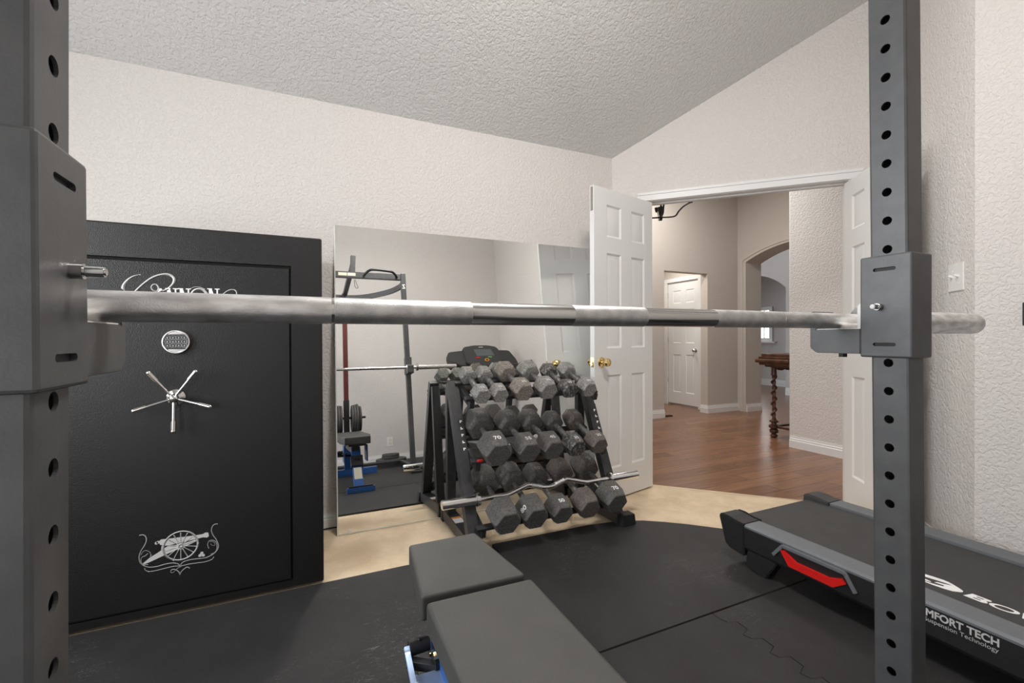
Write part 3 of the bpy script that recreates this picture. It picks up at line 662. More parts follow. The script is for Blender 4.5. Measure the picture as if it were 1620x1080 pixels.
g = ribbon([(-.185, .43, 2.03), (-.17, .32, 2.015), (-.09, .17, 2.00), (.05, .02, 1.99), (.20, -.09, 1.985), (.33, -.125, 1.985), (.385, -.125, 1.985)], .055, .03); put('curved_brace', g, 'rack_grey', rack)
g = G(); g.span((.363, -.175, .78), (.413, -.125, 2.035), .003); g.span((.363, -.175, .02), (.413, -.125, .45), .003); mast = put('mast', g, 'rack_red', rack, 'red rear mast')
g = G(); g.span((.358, -.180, .44), (.418, -.120, .80), .003); put('mast_sleeve', g, 'rack_black', rack)
g = G(); g.bar((.392, -.15, 2.02), (.432, .44, 2.19), .045, .05, bev=.003); g.bar((.432, .44, 2.12), (.440, .44, 2.30), .05, .05, (0, 1, 0), .003); put('pulley_arm', g, 'rack_grey', rack)
g = G(); g.tube(smooth3([(.46, .40, 2.055), (.475, .41, 2.0), (.487, .42, 1.965), (.470, .42, 1.955), (.455, .41, 1.98), (.452, .40, 2.05)], 4), .0025, 6); put('cable_loop', g, 'black_plastic', rack)
for s in (-1, 1):
    g = G(); g.cyl((.388 + s * .03, -.15, .60), (.388 + s * .205, -.15, .60), .0125, n=16); put('plate_peg', g, 'rack_black', rack)
# pale sticker high on the right post
FU = frame((1.0, UY1 + .0004, 0), (1, 0, 0), (0, 0, 1), (0, 1, 0))
g = G()
for poly in ([(-.062, 1.995), (-.030, 1.995), (-.030, 2.003), (-.062, 2.003)], [(-.062, 1.955), (-.030, 1.955), (-.030, 1.964), (-.062, 1.964)], [(-.062, 1.997), (-.052, 2.0), (-.030, 1.962), (-.040, 1.958)]):
    g.flat(poly, .0006, FU)
put('sticker', g, 'white_mark', rack, 'white angular mark near the top of the right post')

# bar catches
def bar_catch(xin, sgn, label):
    t = thing('bar_catch', label, 'bar catch', (xin + sgn * .03, .455, 1.018))
    x0, x1 = (xin - .0065, xin + .060) if sgn > 0 else (xin - .060, xin + .0065)
    g = G(); g.span((x0, .4165, 1.0185), (x1, .4965, 1.2025), .003)
    me = g.mesh('s'); c = G(); c.span((x0 + .005, .4215, .9), (x1 - .005, .4915, 1.3)); c2 = G()
    xf = x0 if sgn > 0 else x1
    for zz, tilt in ((1.177, 0), (1.042, 0)):
        c2.span((xf - .02, .4430, zz - .0032), (xf + .02, .4720, zz + .0032))
        for yy in (.4430, .4720): c2.cyl((xf - .02, yy, zz), (xf + .02, yy, zz), .0032, n=12)
    me = cut(me, [c, c2]); link('sleeve', shade(me), 'rack_grey', t)
    for zz in (1.177, 1.042):     # plastic liner seen through the slots
        g = G(); xa = xf + sgn * .0040; g.span((min(xa, xa + sgn * .0011), .4395, zz - .005), (max(xa, xa + sgn * .0011), .4755, zz + .005)); put('liner', g, 'black_plastic', t)
    xh0, xh1 = (xin - .004, xin + .060) if sgn > 0 else (xin - .060, xin + .004)
    g = G(); g.prism([(.4967, 1.024), (.578, 1.024), (.590, 1.034), (.590, 1.106), (.583, 1.109), (.578, 1.104), (.578, 1.071), (.4967, 1.071)], xh0, xh1, YZ, .0015); put('hook', g, 'rack_grey', t)
    g = G(); g.prism([(.4967, 1.0712), (.503, 1.0712), (.503, 1.112), (.4995, 1.118), (.4967, 1.118)], xh0 + .002, xh1 - .002, YZ); g.span((xh0 + .002, .503, 1.0712), (xh1 - .002, .578, 1.0724)); put('hook_liner', g, 'white_plastic', t, 'white plastic liner')
    g = G(); g.cyl((xin + sgn * .028, .545, 1.024), (xin + sgn * .028, .545, 1.016), .008, n=6); put('hook_bolt', g, 'rack_black', t)
    g = G(); g.cyl((xf + sgn * .003, .4655, 1.110), (xf - sgn * .008, .4655, 1.110), .0062, n=18); g.cyl((xf - sgn * .008, .4655, 1.110), (xf - sgn * .022, .4655, 1.110), .0046, .0040, 18, .0012); put('pull_pin', g, 'smooth_steel', t, 'bright steel pull pin')
    return t
bar_catch(.947, 1, 'grey bar catch sleeve pinned to the right rack post under the barbell')
bar_catch(-.176, -1, 'grey bar catch sleeve pinned to the left rack post under the barbell')

# ================================================================== BARBELL
BY, BZ, BR = .536, 1.0872, .0147
bb = thing('barbell', 'long steel barbell lying in the rack hooks across the whole photo', 'barbell', (.385, BY, BZ - .035))
def shaft(x0, x1, mat, r=BR, name='grip', label=None):
    g = G(); g.cyl((x0, BY, BZ), (x1, BY, BZ), r, n=32); put(name, g, mat, bb, label)
shaft(.185, .333, 'smooth_steel', BR * .985, 'smooth_section'); shaft(.46, .605, 'smooth_steel', BR * .985, 'smooth_section')
shaft(.333, .46, 'knurled_steel', BR, 'knurled_grip'); shaft(.025 + .0015, .185, 'knurled_steel', BR, 'knurled_grip'); shaft(.605, .766, 'knurled_steel', BR, 'knurled_grip')
shaft(-.27, .025 - .0015, 'worn_steel', BR, 'knurled_grip'); shaft(.769, 1.04, 'worn_steel', BR, 'knurled_grip')
shaft(.0232, .0268, 'smooth_steel', BR * .955, 'ring_mark'); shaft(.7655, .7695, 'smooth_steel', BR * .955, 'ring_mark')
for s in (1, -1):
    cx = lambda d: .385 + s * d
    g = G(); g.cyl((cx(.655), BY, BZ), (cx(.680), BY, BZ), .037, n=32, bev=.003); put('collar', g, 'smooth_steel', bb)
    g = G(); g.cyl((cx(.680), BY, BZ), (cx(1.10), BY, BZ), .0245, n=32, bev=.004); put('sleeve', g, 'worn_steel', bb)

# ================================================================== WEIGHT PLATES
def plate(label, c, axis, r, w, group, mat='iron_dark'):
    prof = [(.026, -w * .5), (r * .36, -w * .5), (r * .40, -w * .26), (r * .80, -w * .26), (r * .84, -w * .5), (r * .97, -w * .5), (r, -w * .35), (r, w * .35), (r * .97, w * .5), (r * .84, w * .5), (r * .80, w * .26), (r * .40, w * .26), (r * .36, w * .5), (.026, w * .5)]
    g = G(); t = bmesh.new(); n = 40; rings = [[t.verts.new((q * math.cos(2 * math.pi * k / n), q * math.sin(2 * math.pi * k / n), z)) for k in range(n)] for q, z in prof]
    for a, b in zip(rings, rings[1:] + rings[:1]):
        for k in range(n): t.faces.new((a[k], a[(k + 1) % n], b[(k + 1) % n], b[k]))
    g.add(t, Matrix.Translation(c) @ Vector(axis).to_track_quat('Z', 'Y').to_matrix().to_4x4())
    return tag(put('weight_plate', g, mat), label, 'weight plate', group)
GP = 'weight plates hanging on the red mast'
pegz = .60 - (.026 - .0125)
for x, r, w, lb in ((.450, .155, .022, 'black weight plate on the right peg, closest to the red mast'), (.474, .160, .022, 'black weight plate on the right peg, second out from the mast'),
                    (.500, .165, .024, 'large black weight plate on the right peg, third out from the mast'), (.530, .140, .024, 'smaller outermost black weight plate on the right peg'),
                    (.330, .155, .022, 'black weight plate on the left peg, closest to the red mast'), (.306, .160, .022, 'black weight plate on the left peg, second out from the mast'), (.280, .16, .024, 'outermost black weight plate on the left peg')):
    plate(lb, (x, -.15, pegz), (1, 0, 0), r, w, GP)
GF = 'weight plates stacked flat behind the rack'
plate('wide black weight plate lying at the bottom of the floor stack', (.91, -.44, MT + .0175), (0, 0, 1), .185, .034, GF)
plate('wide black weight plate lying second from the bottom of the floor stack', (.91, -.435, MT + .0525), (0, 0, 1), .180, .034, GF)
plate('small black weight plate lying third up the floor stack', (.905, -.45, MT + .0835), (0, 0, 1), .105, .026, GF)
plate('small black weight plate lying on top of the floor stack', (.907, -.448, MT + .1095), (0, 0, 1), .102, .024, GF)

# ================================================================== BENCH
BT = .455
bench = thing('weight_bench', 'flat grey padded weight bench pointing at the dumbbell rack', 'bench', (.371, .75, MT))
def pad(poly, z0, z1, r):
    g = G(); t = bmesh.new(); v = [t.verts.new((x, y, z0)) for x, y in poly]; f = t.faces.new(v)
    e = bmesh.ops.extrude_face_region(t, geom=[f]); vs = [q for q in e['geom'] if isinstance(q, bmesh.types.BMVert)]
    bmesh.ops.translate(t, vec=(0, 0, z1 - z0), verts=vs); bmesh.ops.recalc_face_normals(t, faces=t.faces[:])
    bmesh.ops.bevel(t, geom=t.edges[:], offset=r, segments=5, profile=.6, affect='EDGES'); g.add(t); return g
put('seat_pad', pad([(.236, 1.040), (.502, 1.030), (.469, 1.318), (.264, 1.318)], BT - .062, BT, .010), 'vinyl', bench)
put('back_pad', pad([(.240, .15), (.506, .15), (.506, 1.003), (.240, 1.010)], BT - .064, BT + .002, .012), 'vinyl', bench)
g = G(); g.bar((.371, .16, .335), (.371, 1.10, .335), .055, .07, bev=.004); put('spine', g, 'rack_black', bench)
g = G(); g.span((.300, .2, .372), (.442, .95, .392), .002); put('pad_plate', g, 'rack_black', bench)
g = G(); g.span((.300, 1.06, .374), (.442, 1.25, .394), .002); put('pad_plate', g, 'rack_black', bench)
g = G(); g.bar((.371, 1.05, .345), (.371, 1.300, .045), .075, .05, (0, 1, 0), .004); fl_ = put('front_leg', g, 'blue_enamel', bench, 'blue front leg')
FLg = frame((.371, 1.05, .345), (1, 0, 0), Vector((0, .250, -.300)).normalized())
g = G(); g.box((0, .27, .0262), (.062, .11, .0016), None, 0, 2, FLg); put('label', g, 'cream_label', fl_, 'cream sticker')
g = G(); g.box((0, .15, .012), (.098, .10, .056), None, .003, 2, FLg); put('bracket', g, 'rack_black', fl_)
for sx in (-.012, .014):
    g = G(); g.cyl(FLg @ Vector((sx, .15, .040)), FLg @ Vector((sx, .15, .050)), .007, n=12); put('bolt', g, 'chrome', fl_)
g = G(); g.bar((.275, 1.325, .033), (.495, 1.318, .033), .03, .040, bev=.004); put('front_foot', g, 'blue_enamel', bench, 'blue front foot bar')
g = G(); g.bar((.29, 1.320, .058), (.48, 1.314, .058), .034, .012, bev=.003); put('foot_grip', g, 'black_plastic', bench)
g = G(); g.bar((.371, .25, .345), (.371, .17, .06), .075, .05, (0, 1, 0), .004); put('rear_leg', g, 'blue_enamel', bench, 'blue rear leg')
g = G(); g.bar((.10, .17, .045), (.66, .17, .045), .06, .065, bev=.004); put('rear_foot', g, 'blue_enamel', bench, 'blue rear foot bar')
# pivot bracket and grab loop at the left of the seat joint
g = G(); g.tube(smooth3([(.300, 1.030, .300), (.262, 1.028, .300)], 1) , .018, 16); put('roller', g, 'black_plastic', bench)
g = G(); g.tube(smooth3([(.262, 1.075, .318), (.214, 1.072, .318)], 1), .0165, 16); g.sph((.238, 1.071, .335), .004); put('grip_roller', g, 'black_plastic', bench)
g = G()
g.stroke([(1.073, .322), (1.066, .317), (1.055, .310), (1.02, .296), (.965, .278)], .020, .012, frame((.214, 0, 0), (0, 1, 0), (0, 0, 1), (-1, 0, 0)))
g.box((.242, .985, .284), (.075, .07, .012), None, .003); put('grab_loop', g, 'pale_blue_metal', bench, 'bright blue metal grab loop')
g = G(); g.span((.272, .93, .23), (.284, 1.10, .372), .004); put('side_plate', g, 'blue_enamel', bench, 'blue pivot plate')
g = G(); g.span((.458, .93, .23), (.470, 1.10, .372), .004); put('side_plate', g, 'blue_enamel', bench, 'blue pivot plate')
for p in ((.270, 1.055, .305), (.270, 1.015, .325)):
    g = G(); g.cyl((p[0], p[1], p[2]), (p[0] - .012, p[1], p[2]), .008, n=6); put('bolt', g, 'brass', bench, 'brassy hex bolt')
g = G(); g.bar((.205, 1.055, .30), (.34, .99, .28), .02, .02, bev=.002); put('crossbar', g, 'rack_black', bench)

# ================================================================== DUMBBELL RACK
DRX0, DRX1 = .735, 1.600
LEG = lambda z: 2.10 + (z - .09) * .47
dr_ = thing('dumbbell_rack', 'black three-tier dumbbell rack standing in front of the mirror', 'dumbbell rack', ((DRX0 + DRX1) / 2, 2.26, 0))
TILT = math.radians(20)
AX = Vector((0, math.cos(TILT), math.sin(TILT))); NM = Vector((0, -math.sin(TILT), math.cos(TILT)))
SHELF = {'top': (2.17, .780, .047, .235), 'mid': (2.08, .486, .058, .255), 'low': (2.005, .180, .064, .285)}   # front-head Y, Z, apothem, head spacing
for k, X in enumerate((DRX0, DRX1)):
    s = -1 if k == 0 else 1
    zt_ = .812 if k == 0 else .80
    g = G(); g.bar((X, LEG(.07), .062), (X, LEG(zt_), zt_), .060, .050, (0, 1, 0), .003); lg = put('front_leg', g, 'rack_black', dr_)
    d = Vector((0, .47, 1)).normalized(); nn = Vector((0, -1, .47)).normalized()
    for j in range(5):
        z = (.600 - .0335 * j) if k == 0 else (.602 - .0335 * j); o = Vector((X + .008, LEG(z), z)) + nn * .0252
        F_ = frame(o, (1, 0, 0), d); g = G()
        g.box((0, 0, 0), (.006, .014, .0006), None, 0, 2, F_); g.box((.007, .003 * (-1) ** j, 0), (.006, .006, .0006), None, 0, 2, F_); put('letter', g, 'white_mark', lg, 'small white letter reading down the leg')
    g = G(); g.bar((X, 2.47, .062), (X, 2.47, .80 - .02), .050, .040, (0, 1, 0), .003); put('rear_leg', g, 'rack_black', dr_)
    g = G(); g.bar((X, 2.04, .0435), (X, 2.545, .0435), .064, .060, (0, 0, 1), .003); bs = put('base', g, 'rack_black', dr_)
    g = G(); g.prism([(-.046, 0), (.046, 0), (.037, .062), (-.037, .062)], -.030, .030, frame((X + (.022 if k else -.0), 2.030, .0125 if False else .0121), (1, 0, 0), (0, 0, 1), (0, -1, 0)), .003); put('foot_cap', g, 'black_plastic', dr_)
    g = G(); g.span((X - .036, 2.525, 0), (X + .036, 2.562, .066), .003); put('foot_cap', g, 'black_plastic', dr_)
    g = G(); g.span((X - .026, 2.30, .0737), (X + .026, 2.36, .0743)); put('caution_label', g, 'white_mark', bs, 'white caution sticker')
    g = G(); g.span((X - .026, 2.36, .0737), (X + .026, 2.385, .0743)); put('caution_label', g, 'orange_label', bs, 'orange caution strip')
for nm, (yf, zf, ap, sp) in SHELF.items():
    f0 = Vector((0, yf, zf)) - NM * ap; b0 = f0 + AX * sp
    h = .008
    for p, q in ((f0 + AX * .042, 0), (b0, 1)):
        c = p - NM * (h + .001)
        g = G(); g.bar((.742, c.y, c.z), (1.562, c.y, c.z), .034, 2 * h, NM, .003)
        put('shelf_rail', g, 'rack_black', dr_)
    for X in (DRX0, DRX1):
        a = f0 - NM * .040 + AX * .026; b = b0 - NM * .043 + AX * .02
        g = G(); g.bar((X + (.045 if X == DRX0 else -.045), a.y, a.z), (X + (.045 if X == DRX0 else -.045), b.y, b.z), .026, .040, NM, .003); put('shelf_arm', g, 'rack_black', dr_)

# ------------------------------------------------------------------ dumbbells
HEX = [math.radians(60 * k) for k in range(6)]
def hex_ring(R, y, roll):
    return [(R * math.cos(a + roll), y, R * math.sin(a + roll)) for a in HEX]
def dumbbell(row, x, R, mat, label, num=None, roll=0.0, group=None, face=0, num_mat='white_mark', hl=None, back_mat=None, back_num=None):
    yf, zf, ap, sp = SHELF[row]
    f0 = Vector((x, yf, zf)) - NM * ap; hl = hl or R * 1.72
    cen = f0 + NM * (R * math.cos(math.radians(30))) + AX * (hl / 2 - .047); bc = cen + AX * sp
    t = thing('dumbbell', label, 'dumbbell', tuple(f0), group)
    X = Vector((1, 0, 0))
    for end, (c, s, m_) in enumerate(((cen, -1, mat), (bc, 1, back_mat or mat))):
        F_ = frame(c, X, AX, NM); g = G(); b = bmesh.new(); rings = []
        for y, k in ((-.5, .74), (-.44, .90), (-.36, 1.0), (.22, 1.0), (.25, .985), (.46, .86), (.5, .81)):
            rings.append([b.verts.new((p[0], p[1] * s, p[2])) for p in hex_ring(R * k, y * hl, roll)])
        for a_, b_ in zip(rings, rings[1:]):
            for k in range(6): b.faces.new((a_[k], a_[(k + 1) % 6], b_[(k + 1) % 6], b_[k]))
        b.faces.new(rings[0]); b.faces.new(rings[-1])
        bmesh.ops.bevel(b, geom=[e for e in b.edges if e.calc_length() > .004], offset=min(.0022, R * .03), segments=2, affect='EDGES')
        g.add(b, F_); hd = put('head', g, m_, t)
        nb = num if end == 0 else (back_num if back_num is not None else num)
        if nb:
            a = math.radians(90) + roll + math.radians(60) * face
            n_ = Vector((math.cos(a), 0, math.sin(a))); u_ = Vector((math.sin(a), 0, -math.cos(a)))
            apo = R * math.cos(math.radians(30)) + .0003
            me = text_mesh(nb, R * .50, .0006, .0005, 'CENTER')
            # text reads from the front of the rack
            FF = F_ @ frame(n_ * apo + Vector((0, hl * -.22, 0)), u_, (0, 1, 0), n_)
            g = G(); g.addmesh(me, FF @ Matrix.Translation((0, R * .02, 0))); put('number', g, num_mat if end == 0 else 'iron_pale', hd, 'raised weight number')
    g = G(); a0 = cen + AX * hl * .40; a1 = bc - AX * hl * .40; L = a1 - a0
    g.tube([a0 + L * (k / 8) for k in range(9)], [.0115 + .0042 * math.sin(math.pi * k / 8) for k in range(9)], 16); put('handle', g, 'handle_steel', t)
    return t
GT, GM, GL = 'hex dumbbells on the top tier', 'hex dumbbells on the middle tier', 'hex dumbbells on the bottom tier'
dumbbell('top', .806, .049, 'iron_pale', 'small pale grey hex dumbbell at the left end of the top tier', '15', 0, GT, num_mat='silver_print')
dumbbell('top', .905, .049, 'iron_pale', 'small pale grey hex dumbbell second from the left on the top tier', '15', 0, GT, num_mat='silver_print')
dumbbell('top', 1.040, .060, 'iron_rusty', 'rust-stained hex dumbbell third from the left on the top tier', '30', 0, GT, num_mat='silver_print')
dumbbell('top', 1.187, .061, 'iron_pale', 'largest hex dumbbell on the top tier, fourth from the left', '30', 0, GT, num_mat='silver_print')
dumbbell('top', 1.325, .051, 'iron_chipped', 'hex dumbbell with badly chipped black paint on the top tier', '20', 0, GT, num_mat='silver_print')
dumbbell('top', 1.452, .053, 'iron_pale', 'small pale hex dumbbell at the right end of the top tier', '20', 0, GT, num_mat='silver_print')
dumbbell('mid', .852, .081, 'iron_dark', 'large hex dumbbell marked 70 at the left end of the middle tier', '70', 0, GM)
dumbbell('mid', 1.024, .071, 'iron_dark', 'hex dumbbell second from the left on the middle tier', '55', 0, GM, num_mat='silver_print')
dumbbell('mid', 1.166, .068, 'iron_dark', 'hex dumbbell in the centre of the middle tier', '45', 0, GM, num_mat='silver_print')
dumbbell('mid', 1.312, .059, 'iron_chipped', 'chipped speckled hex dumbbell fourth from the left on the middle tier', '35', 0, GM, num_mat='silver_print', back_mat='iron_dark')
dumbbell('mid', 1.457, .059, 'iron_brown', 'brownish hex dumbbell at the right end of the middle tier', '35', 0, GM, num_mat='silver_print')
dumbbell('low', .868, .079, 'iron_dark', 'large hex dumbbell at the left end of the bottom tier, its number turned away', None, 0, GL)
dumbbell('low', 1.022, .076, 'iron_dark', 'large hex dumbbell on the bottom tier with its number turned to the left side', '80', 0, GL, face=1)
dumbbell('low', 1.176, .067, 'iron_dark', 'hex dumbbell marked 50 in the middle of the bottom tier', '50', 0, GL)
dumbbell('low', 1.340, .071, 'iron_brown', 'brownish hex dumbbell on the bottom tier next to the one marked 70', None, 0, GL, back_num='45')
dumbbell('low', 1.512, .076, 'iron_dark', 'large hex dumbbell marked 70 at the right end of the bottom tier', '70', 0, GL)

# ------------------------------------------------------------------ EZ curl bar across the bottom tier
EY, EZZ = 2.111, .253
ez = thing('curl_bar', 'chrome zigzag curl bar lying across the bottom tier of dumbbells', 'barbell', (1.17, EY, EZZ - .025))
pts = [(.78, 0), (.905, 0), (.945, .004), (1.035, .028), (1.065, .030), (1.135, .010), (1.17, .006), (1.205, .010), (1.275, .030), (1.305, .028), (1.395, .004), (1.435, 0), (1.56, 0)]
EB = lambda x, d: (x, EY + d * .35, EZZ + d * .94)
P = smooth3([EB(x, d) for x, d in pts], 4)
g = G(); g.tube(P, .0125, 16); put('shaft', g, 'chrome', ez)
for xa, xb, d0, d1 in ((1.065, 1.135, .030, .010), (1.205, 1.275, .010, .030)):
    a = Vector(EB(xa, d0)); b = Vector(EB(xb, d1)); g = G(); g.cyl(a + (b - a) * .08, b - (b - a) * .08, .0133, n=18); put('knurled_grip', g, 'knurled_steel', ez)
for s, x0, x1, x2 in ((-1, .775, .757, .582), (1, 1.563, 1.581, 1.765)):
    g = G(); g.cyl((x0, EY, EZZ), (x1, EY, EZZ), .033, n=28, bev=.003); put('collar', g, 'chrome', ez)
    g = G(); g.cyl((x1, EY, EZZ), (x2, EY, EZZ), .0245, n=28, bev=.003); put('sleeve', g, 'chrome', ez)
# red clip on the middle tier
g = G(); g.box((.772, 2.09, .4525), (.030, .014, .012), None, .004); tag(put('collar_clip', g, 'red_plastic'), 'small red clip on the middle rack tier left of the dumbbell marked 70', 'clip')

# ================================================================== TREADMILL
TX0, TX1, TB0, TB1, TZ = 1.792, 2.520, 1.895, 2.417, .211
tm = thing('treadmill', 'black folding treadmill with grey side rails and red trim along the right wall', 'treadmill', (2.155, .6, MT))
TYF = -.45
g = G(); g.span((TB0, TYF, TZ - .022), (TB1, 1.508, TZ - .012), .004); bt = put('running_belt', g, 'belt', tm)
g = G(); g.cyl((TB0, 1.508, TZ - .040), (TB1, 1.508, TZ - .040), .028, n=24); put('rear_roller', g, 'belt', tm)
g = G(); g.span((TB0 + .01, TYF, TZ - .095), (TB1 - .01, 1.46, TZ - .026), .004); put('deck', g, 'black_plastic', tm)
for s, xa, xb in ((-1, TX0, TB0), (1, TB1, TX1)):
    g = G()
    xo = xa if s < 0 else xb; xi = xb if s < 0 else xa
    prof = [(xi, TZ - .014), (xi, TZ - .002), (xi - s * -.006, TZ), (xo - s * .010, TZ), (xo, TZ - .007), (xo, TZ - .014)]
    g.prism([(x, z) for x, z in prof], TYF, 1.413, frame((0, 0, 0), (1, 0, 0), (0, 0, 1), (0, 1, 0))); put('side_rail', g, 'rail_grey', tm)
    g = G()
    xs = xo - s * .003
    g.prism([(xo, TZ - .0142), (xi, TZ - .0142), (xi, .10), (xs - s * .012, .092), (xs, .108)], TYF, 1.413, frame((0, 0, 0), (1, 0, 0), (0, 0, 1), (0, 1, 0))); sk = put('side_skirt', g, 'black_plastic', tm)
    if s < 0: skirt = sk
    # rear end cap
    g = G()
    prof = [(1.4135, TZ + .001), (1.455, TZ + .004), (1.490, TZ + .010), (1.532, TZ + .012), (1.547, TZ + .004), (1.549, TZ - .008), (1.515, .090), (1.490, .074), (1.4135, .066)]
    g.prism(prof, min(xo + s * .002, xi), max(xo + s * .002, xi), YZ, .004)
    lip = [(1.4135, TZ - .03), (1.4135, TZ + .003), (1.47, TZ + .006), (1.50, TZ + .012), (1.535, TZ + .010), (1.540, TZ - .03)]
    g.prism(lip, min(xi - s * .004, xi - s * .016), max(xi - s * .004, xi - s * .016), YZ, .003); put('end_cap', g, 'dark_plastic' if s > 0 else 'black_plastic', tm)
    # rear foot
    g = G(); g.prism([(1.408, .070), (1.410, .030), (1.352, MT), (1.312, MT), (1.262, .096), (1.275, .10), (1.40, .10)], min(xo - s * .004, xo - s * .062), max(xo - s * .004, xo - s * .062), YZ, .004); put('rear_foot', g, 'black_plastic', tm)
# red grip with silver surround on the near side
FS = frame((TX0 - .0005, 0, 0), (0, -1, 0), (0, 0, 1), (-1, 0, 0))   # reads along -Y, faces -X
sil = [(-1.272, .137), (-1.231, .190), (-.993, .190), (-.957, .133)]
g = G()
for a, b in zip(sil, sil[1:]):
    a_ = FS @ Vector((a[0], a[1], .004)); b_ = FS @ Vector((b[0], b[1], .004)); g.bar(a_, b_, .014, .009, (-1, 0, 0), .002)
for p in sil[1:3]: g.cyl(FS @ Vector((p[0], p[1], -.003)), FS @ Vector((p[0], p[1], .011)), .0046, n=14)
put('grip_surround', g, 'rail_grey', skirt, 'grey metal surround of the red trim')
g = G()
outer_ = [(-1.236, .172), (-1.200, .121), (-1.030, .121), (-.988, .152), (-1.000, .166), (-1.046, .149), (-1.172, .149), (-1.222, .176)]
g.flat(outer_, .012, FS)
put('red_trim', g, 'red_plastic', skirt, 'bright red trim strip')
# printed words
FT = frame((TX0 - .0042 + .003, 0, 0), (0, -1, 0), (0, 0, 1), (-1, 0, 0))
def fit_text(body, x0, x1, z0, h, F_, bold, name, mat, parent, label, shear=0.0, ref='H'):
    me = text_mesh(body, 1.0, bold, 0.0, 'LEFT', shear)
    xs = [v.co.x for v in me.vertices]; rf = text_mesh(ref, 1.0, bold, 0.0); ys = [v.co.y for v in rf.vertices]
    sx = (x1 - x0) / (max(xs) - min(xs)); sy = h / (max(ys) - min(ys))
    me.transform(Matrix.Translation((x0, z0, 0)) @ Matrix.Diagonal((sx, sy, 1, 1)) @ Matrix.Translation((-min(xs), 0, 0)))
    g = G(); g.addmesh(me, F_); bmesh.ops.translate(g.bm, vec=F_.to_3x3() @ Vector((0, 0, .0006)), verts=g.bm.verts[:]); return put(name, g, mat, parent, label)
fit_text('COMFORT TECH', -.800, -.589, .1690, .0235, FT, .032, 'lettering', 'silver_print', skirt, 'silver words COMFORT TECH')
fit_text('Suspension Technology', -.760, -.590, .1515, .0125, FT, .0, 'lettering', 'silver_print', skirt, 'silver words Suspension Technology')
FB = frame((0, 0, TZ - .0119), (0, -1, 0), (1, 0, 0))     # on the belt: reads along -Y, letter tops toward +X
for L_, xa, xb in (('O', -.677, -.611), ('W', -.609, -.528), ('F', -.525, -.480), ('L', -.477, -.432), ('E', -.429, -.380), ('X', -.378, -.318)):
    fit_text(L_, xa, xb, 1.972, .039, FB, .02, 'letter', 'white_mark', bt, 'white slanted letter on the belt', .22, 'O' if L_ == 'O' else 'H')
g = G()
def bq(*q): g.flat([(-.734 + .052 * x + .0086 * y, 1.972 + .039 * y) for x, y in q], .0006, FB)
bq((0, 0), (.32, 0), (.32, 1), (0, 1)); bq((.32, .80), (.74, .80), (.86, 1), (.32, 1)); bq((.32, .41), (.80, .41), (.80, .60), (.32, .60)); bq((.32, 0), (.86, 0), (.74, .21), (.32, .21))
bq((.74, .80), (.66, .72), (.66, .60), (.80, .60), (.93, .70), (.95, .86), (.86, 1)); bq((.80, .41), (.68, .41), (.68, .21), (.74, .21), (.86, 0), (1, .14), (1, .32), (.90, .46), (.80, .60))
put('letter', g, 'white_mark', bt, 'white slanted letter on the belt')
g = G()
FBm = frame((0, 0, TZ - .0119), (1, 0, 0), (0, 1, 0))
top = [(2.0080, .925), (2.0227, .8593), (2.0282, .8355), (2.0329, .8101), (2.0310, .7950), (2.0266, .783), (2.014, .7599), (2.0034, .746), (1.9930, .7440), (1.9876, .7463), (1.9704, .7613), (1.9639, .7807), (1.9596, .8092), (1.9590, .8315), (1.962, .925), (1.967, .925), (1.9655, .832), (1.9700, .811), (1.9790, .7900), (1.9860, .7880), (1.9905, .7930), (1.9850, .815), (1.9960, .812), (2.0010, .7975), (2.0140, .7760), (2.0150, .7900), (2.0110, .8120), (2.0040, .8400), (1.9910, .925)]
g.flat(top, .0006, FBm); g.flat([(1.9750, .925), (1.9715, .8351), (1.9768, .8205), (1.9812, .8241), (1.9850, .8449), (1.9860, .925)], .0006, FBm)
put('swoosh_logo', g, 'white_mark', bt, 'white swoosh emblem on the belt')
# motor hood, masts, console (seen in the mirror)
g = G(); g.span((TX0 - .01, -.78, .03), (TX1 + .01, TYF + .005, .30), .03, 3); put('motor_hood', g, 'black_plastic', tm)
for xm in (TX0 + .012, TX1 - .012):
    g = G(); g.bar((xm, -.62, .05), (xm, -.24, 1.14), .06, .09, (0, 1, 0), .008); put('mast', g, 'black_plastic', tm)
cx = 2.075
CF = frame((cx, -.16, 1.16), (1, 0, 0), Vector((0, -.42, .91)).normalized(), Vector((0, .91, .42)).normalized())    # console face; local y up the face, local z towards the user
g = G()
g.prism([(-.47, .10), (-.46, .165), (-.435, .185), (-.24, .205), (-.24, -.05), (-.40, -.055), (-.45, -.02)], -.07, .03, CF, .008)
g.prism([(.47, .06), (.40, .19), (.375, .20), (.24, .205), (.24, -.05), (.45, -.035), (.485, .0)], -.07, .03, CF, .008)
co = put('console', g, 'dark_plastic', tm)
g = G(); g.prism([(-.25, .0), (-.262, .21), (-.24, .245), (-.10, .27), (.10, .27), (.21, .245), (.245, .19), (.28, .03), (.10, -.06), (-.10, -.06)], -.06, .055, CF, .012); hood = put('display_hood', g, 'dark_plastic', co)
g = G(); g.prism([(-.09, .10), (-.12, .20), (.12, .205), (.16, .10)], .055, .058, CF); put('screen', g, 'screen', hood)
for (a, b, c, d, m_) in ((-.105, .075, .05, .018, 'red_plastic'), (.06, .080, .055, .016, 'green_plastic')):
    g = G(); g.box((a + c / 2, b, .058), (c, d, .008), None, .003, 2, CF); put('button', g, m_, hood, m_.split('_')[0] + ' button')
g = G(); g.tube([CF @ Vector((.035 + .026 * math.cos(2 * math.pi * k / 16), .036 + .017 * math.sin(2 * math.pi * k / 16), .060)) for k in range(16)], .006, 8, True); put('safety_key', g, 'amber_plastic', hood, 'amber safety key ring')
g = G(); g.box((-.01, .235, .0555), (.06, .010, .002), None, 0, 2, CF); put('brand_strip', g, 'silver_print', hood)
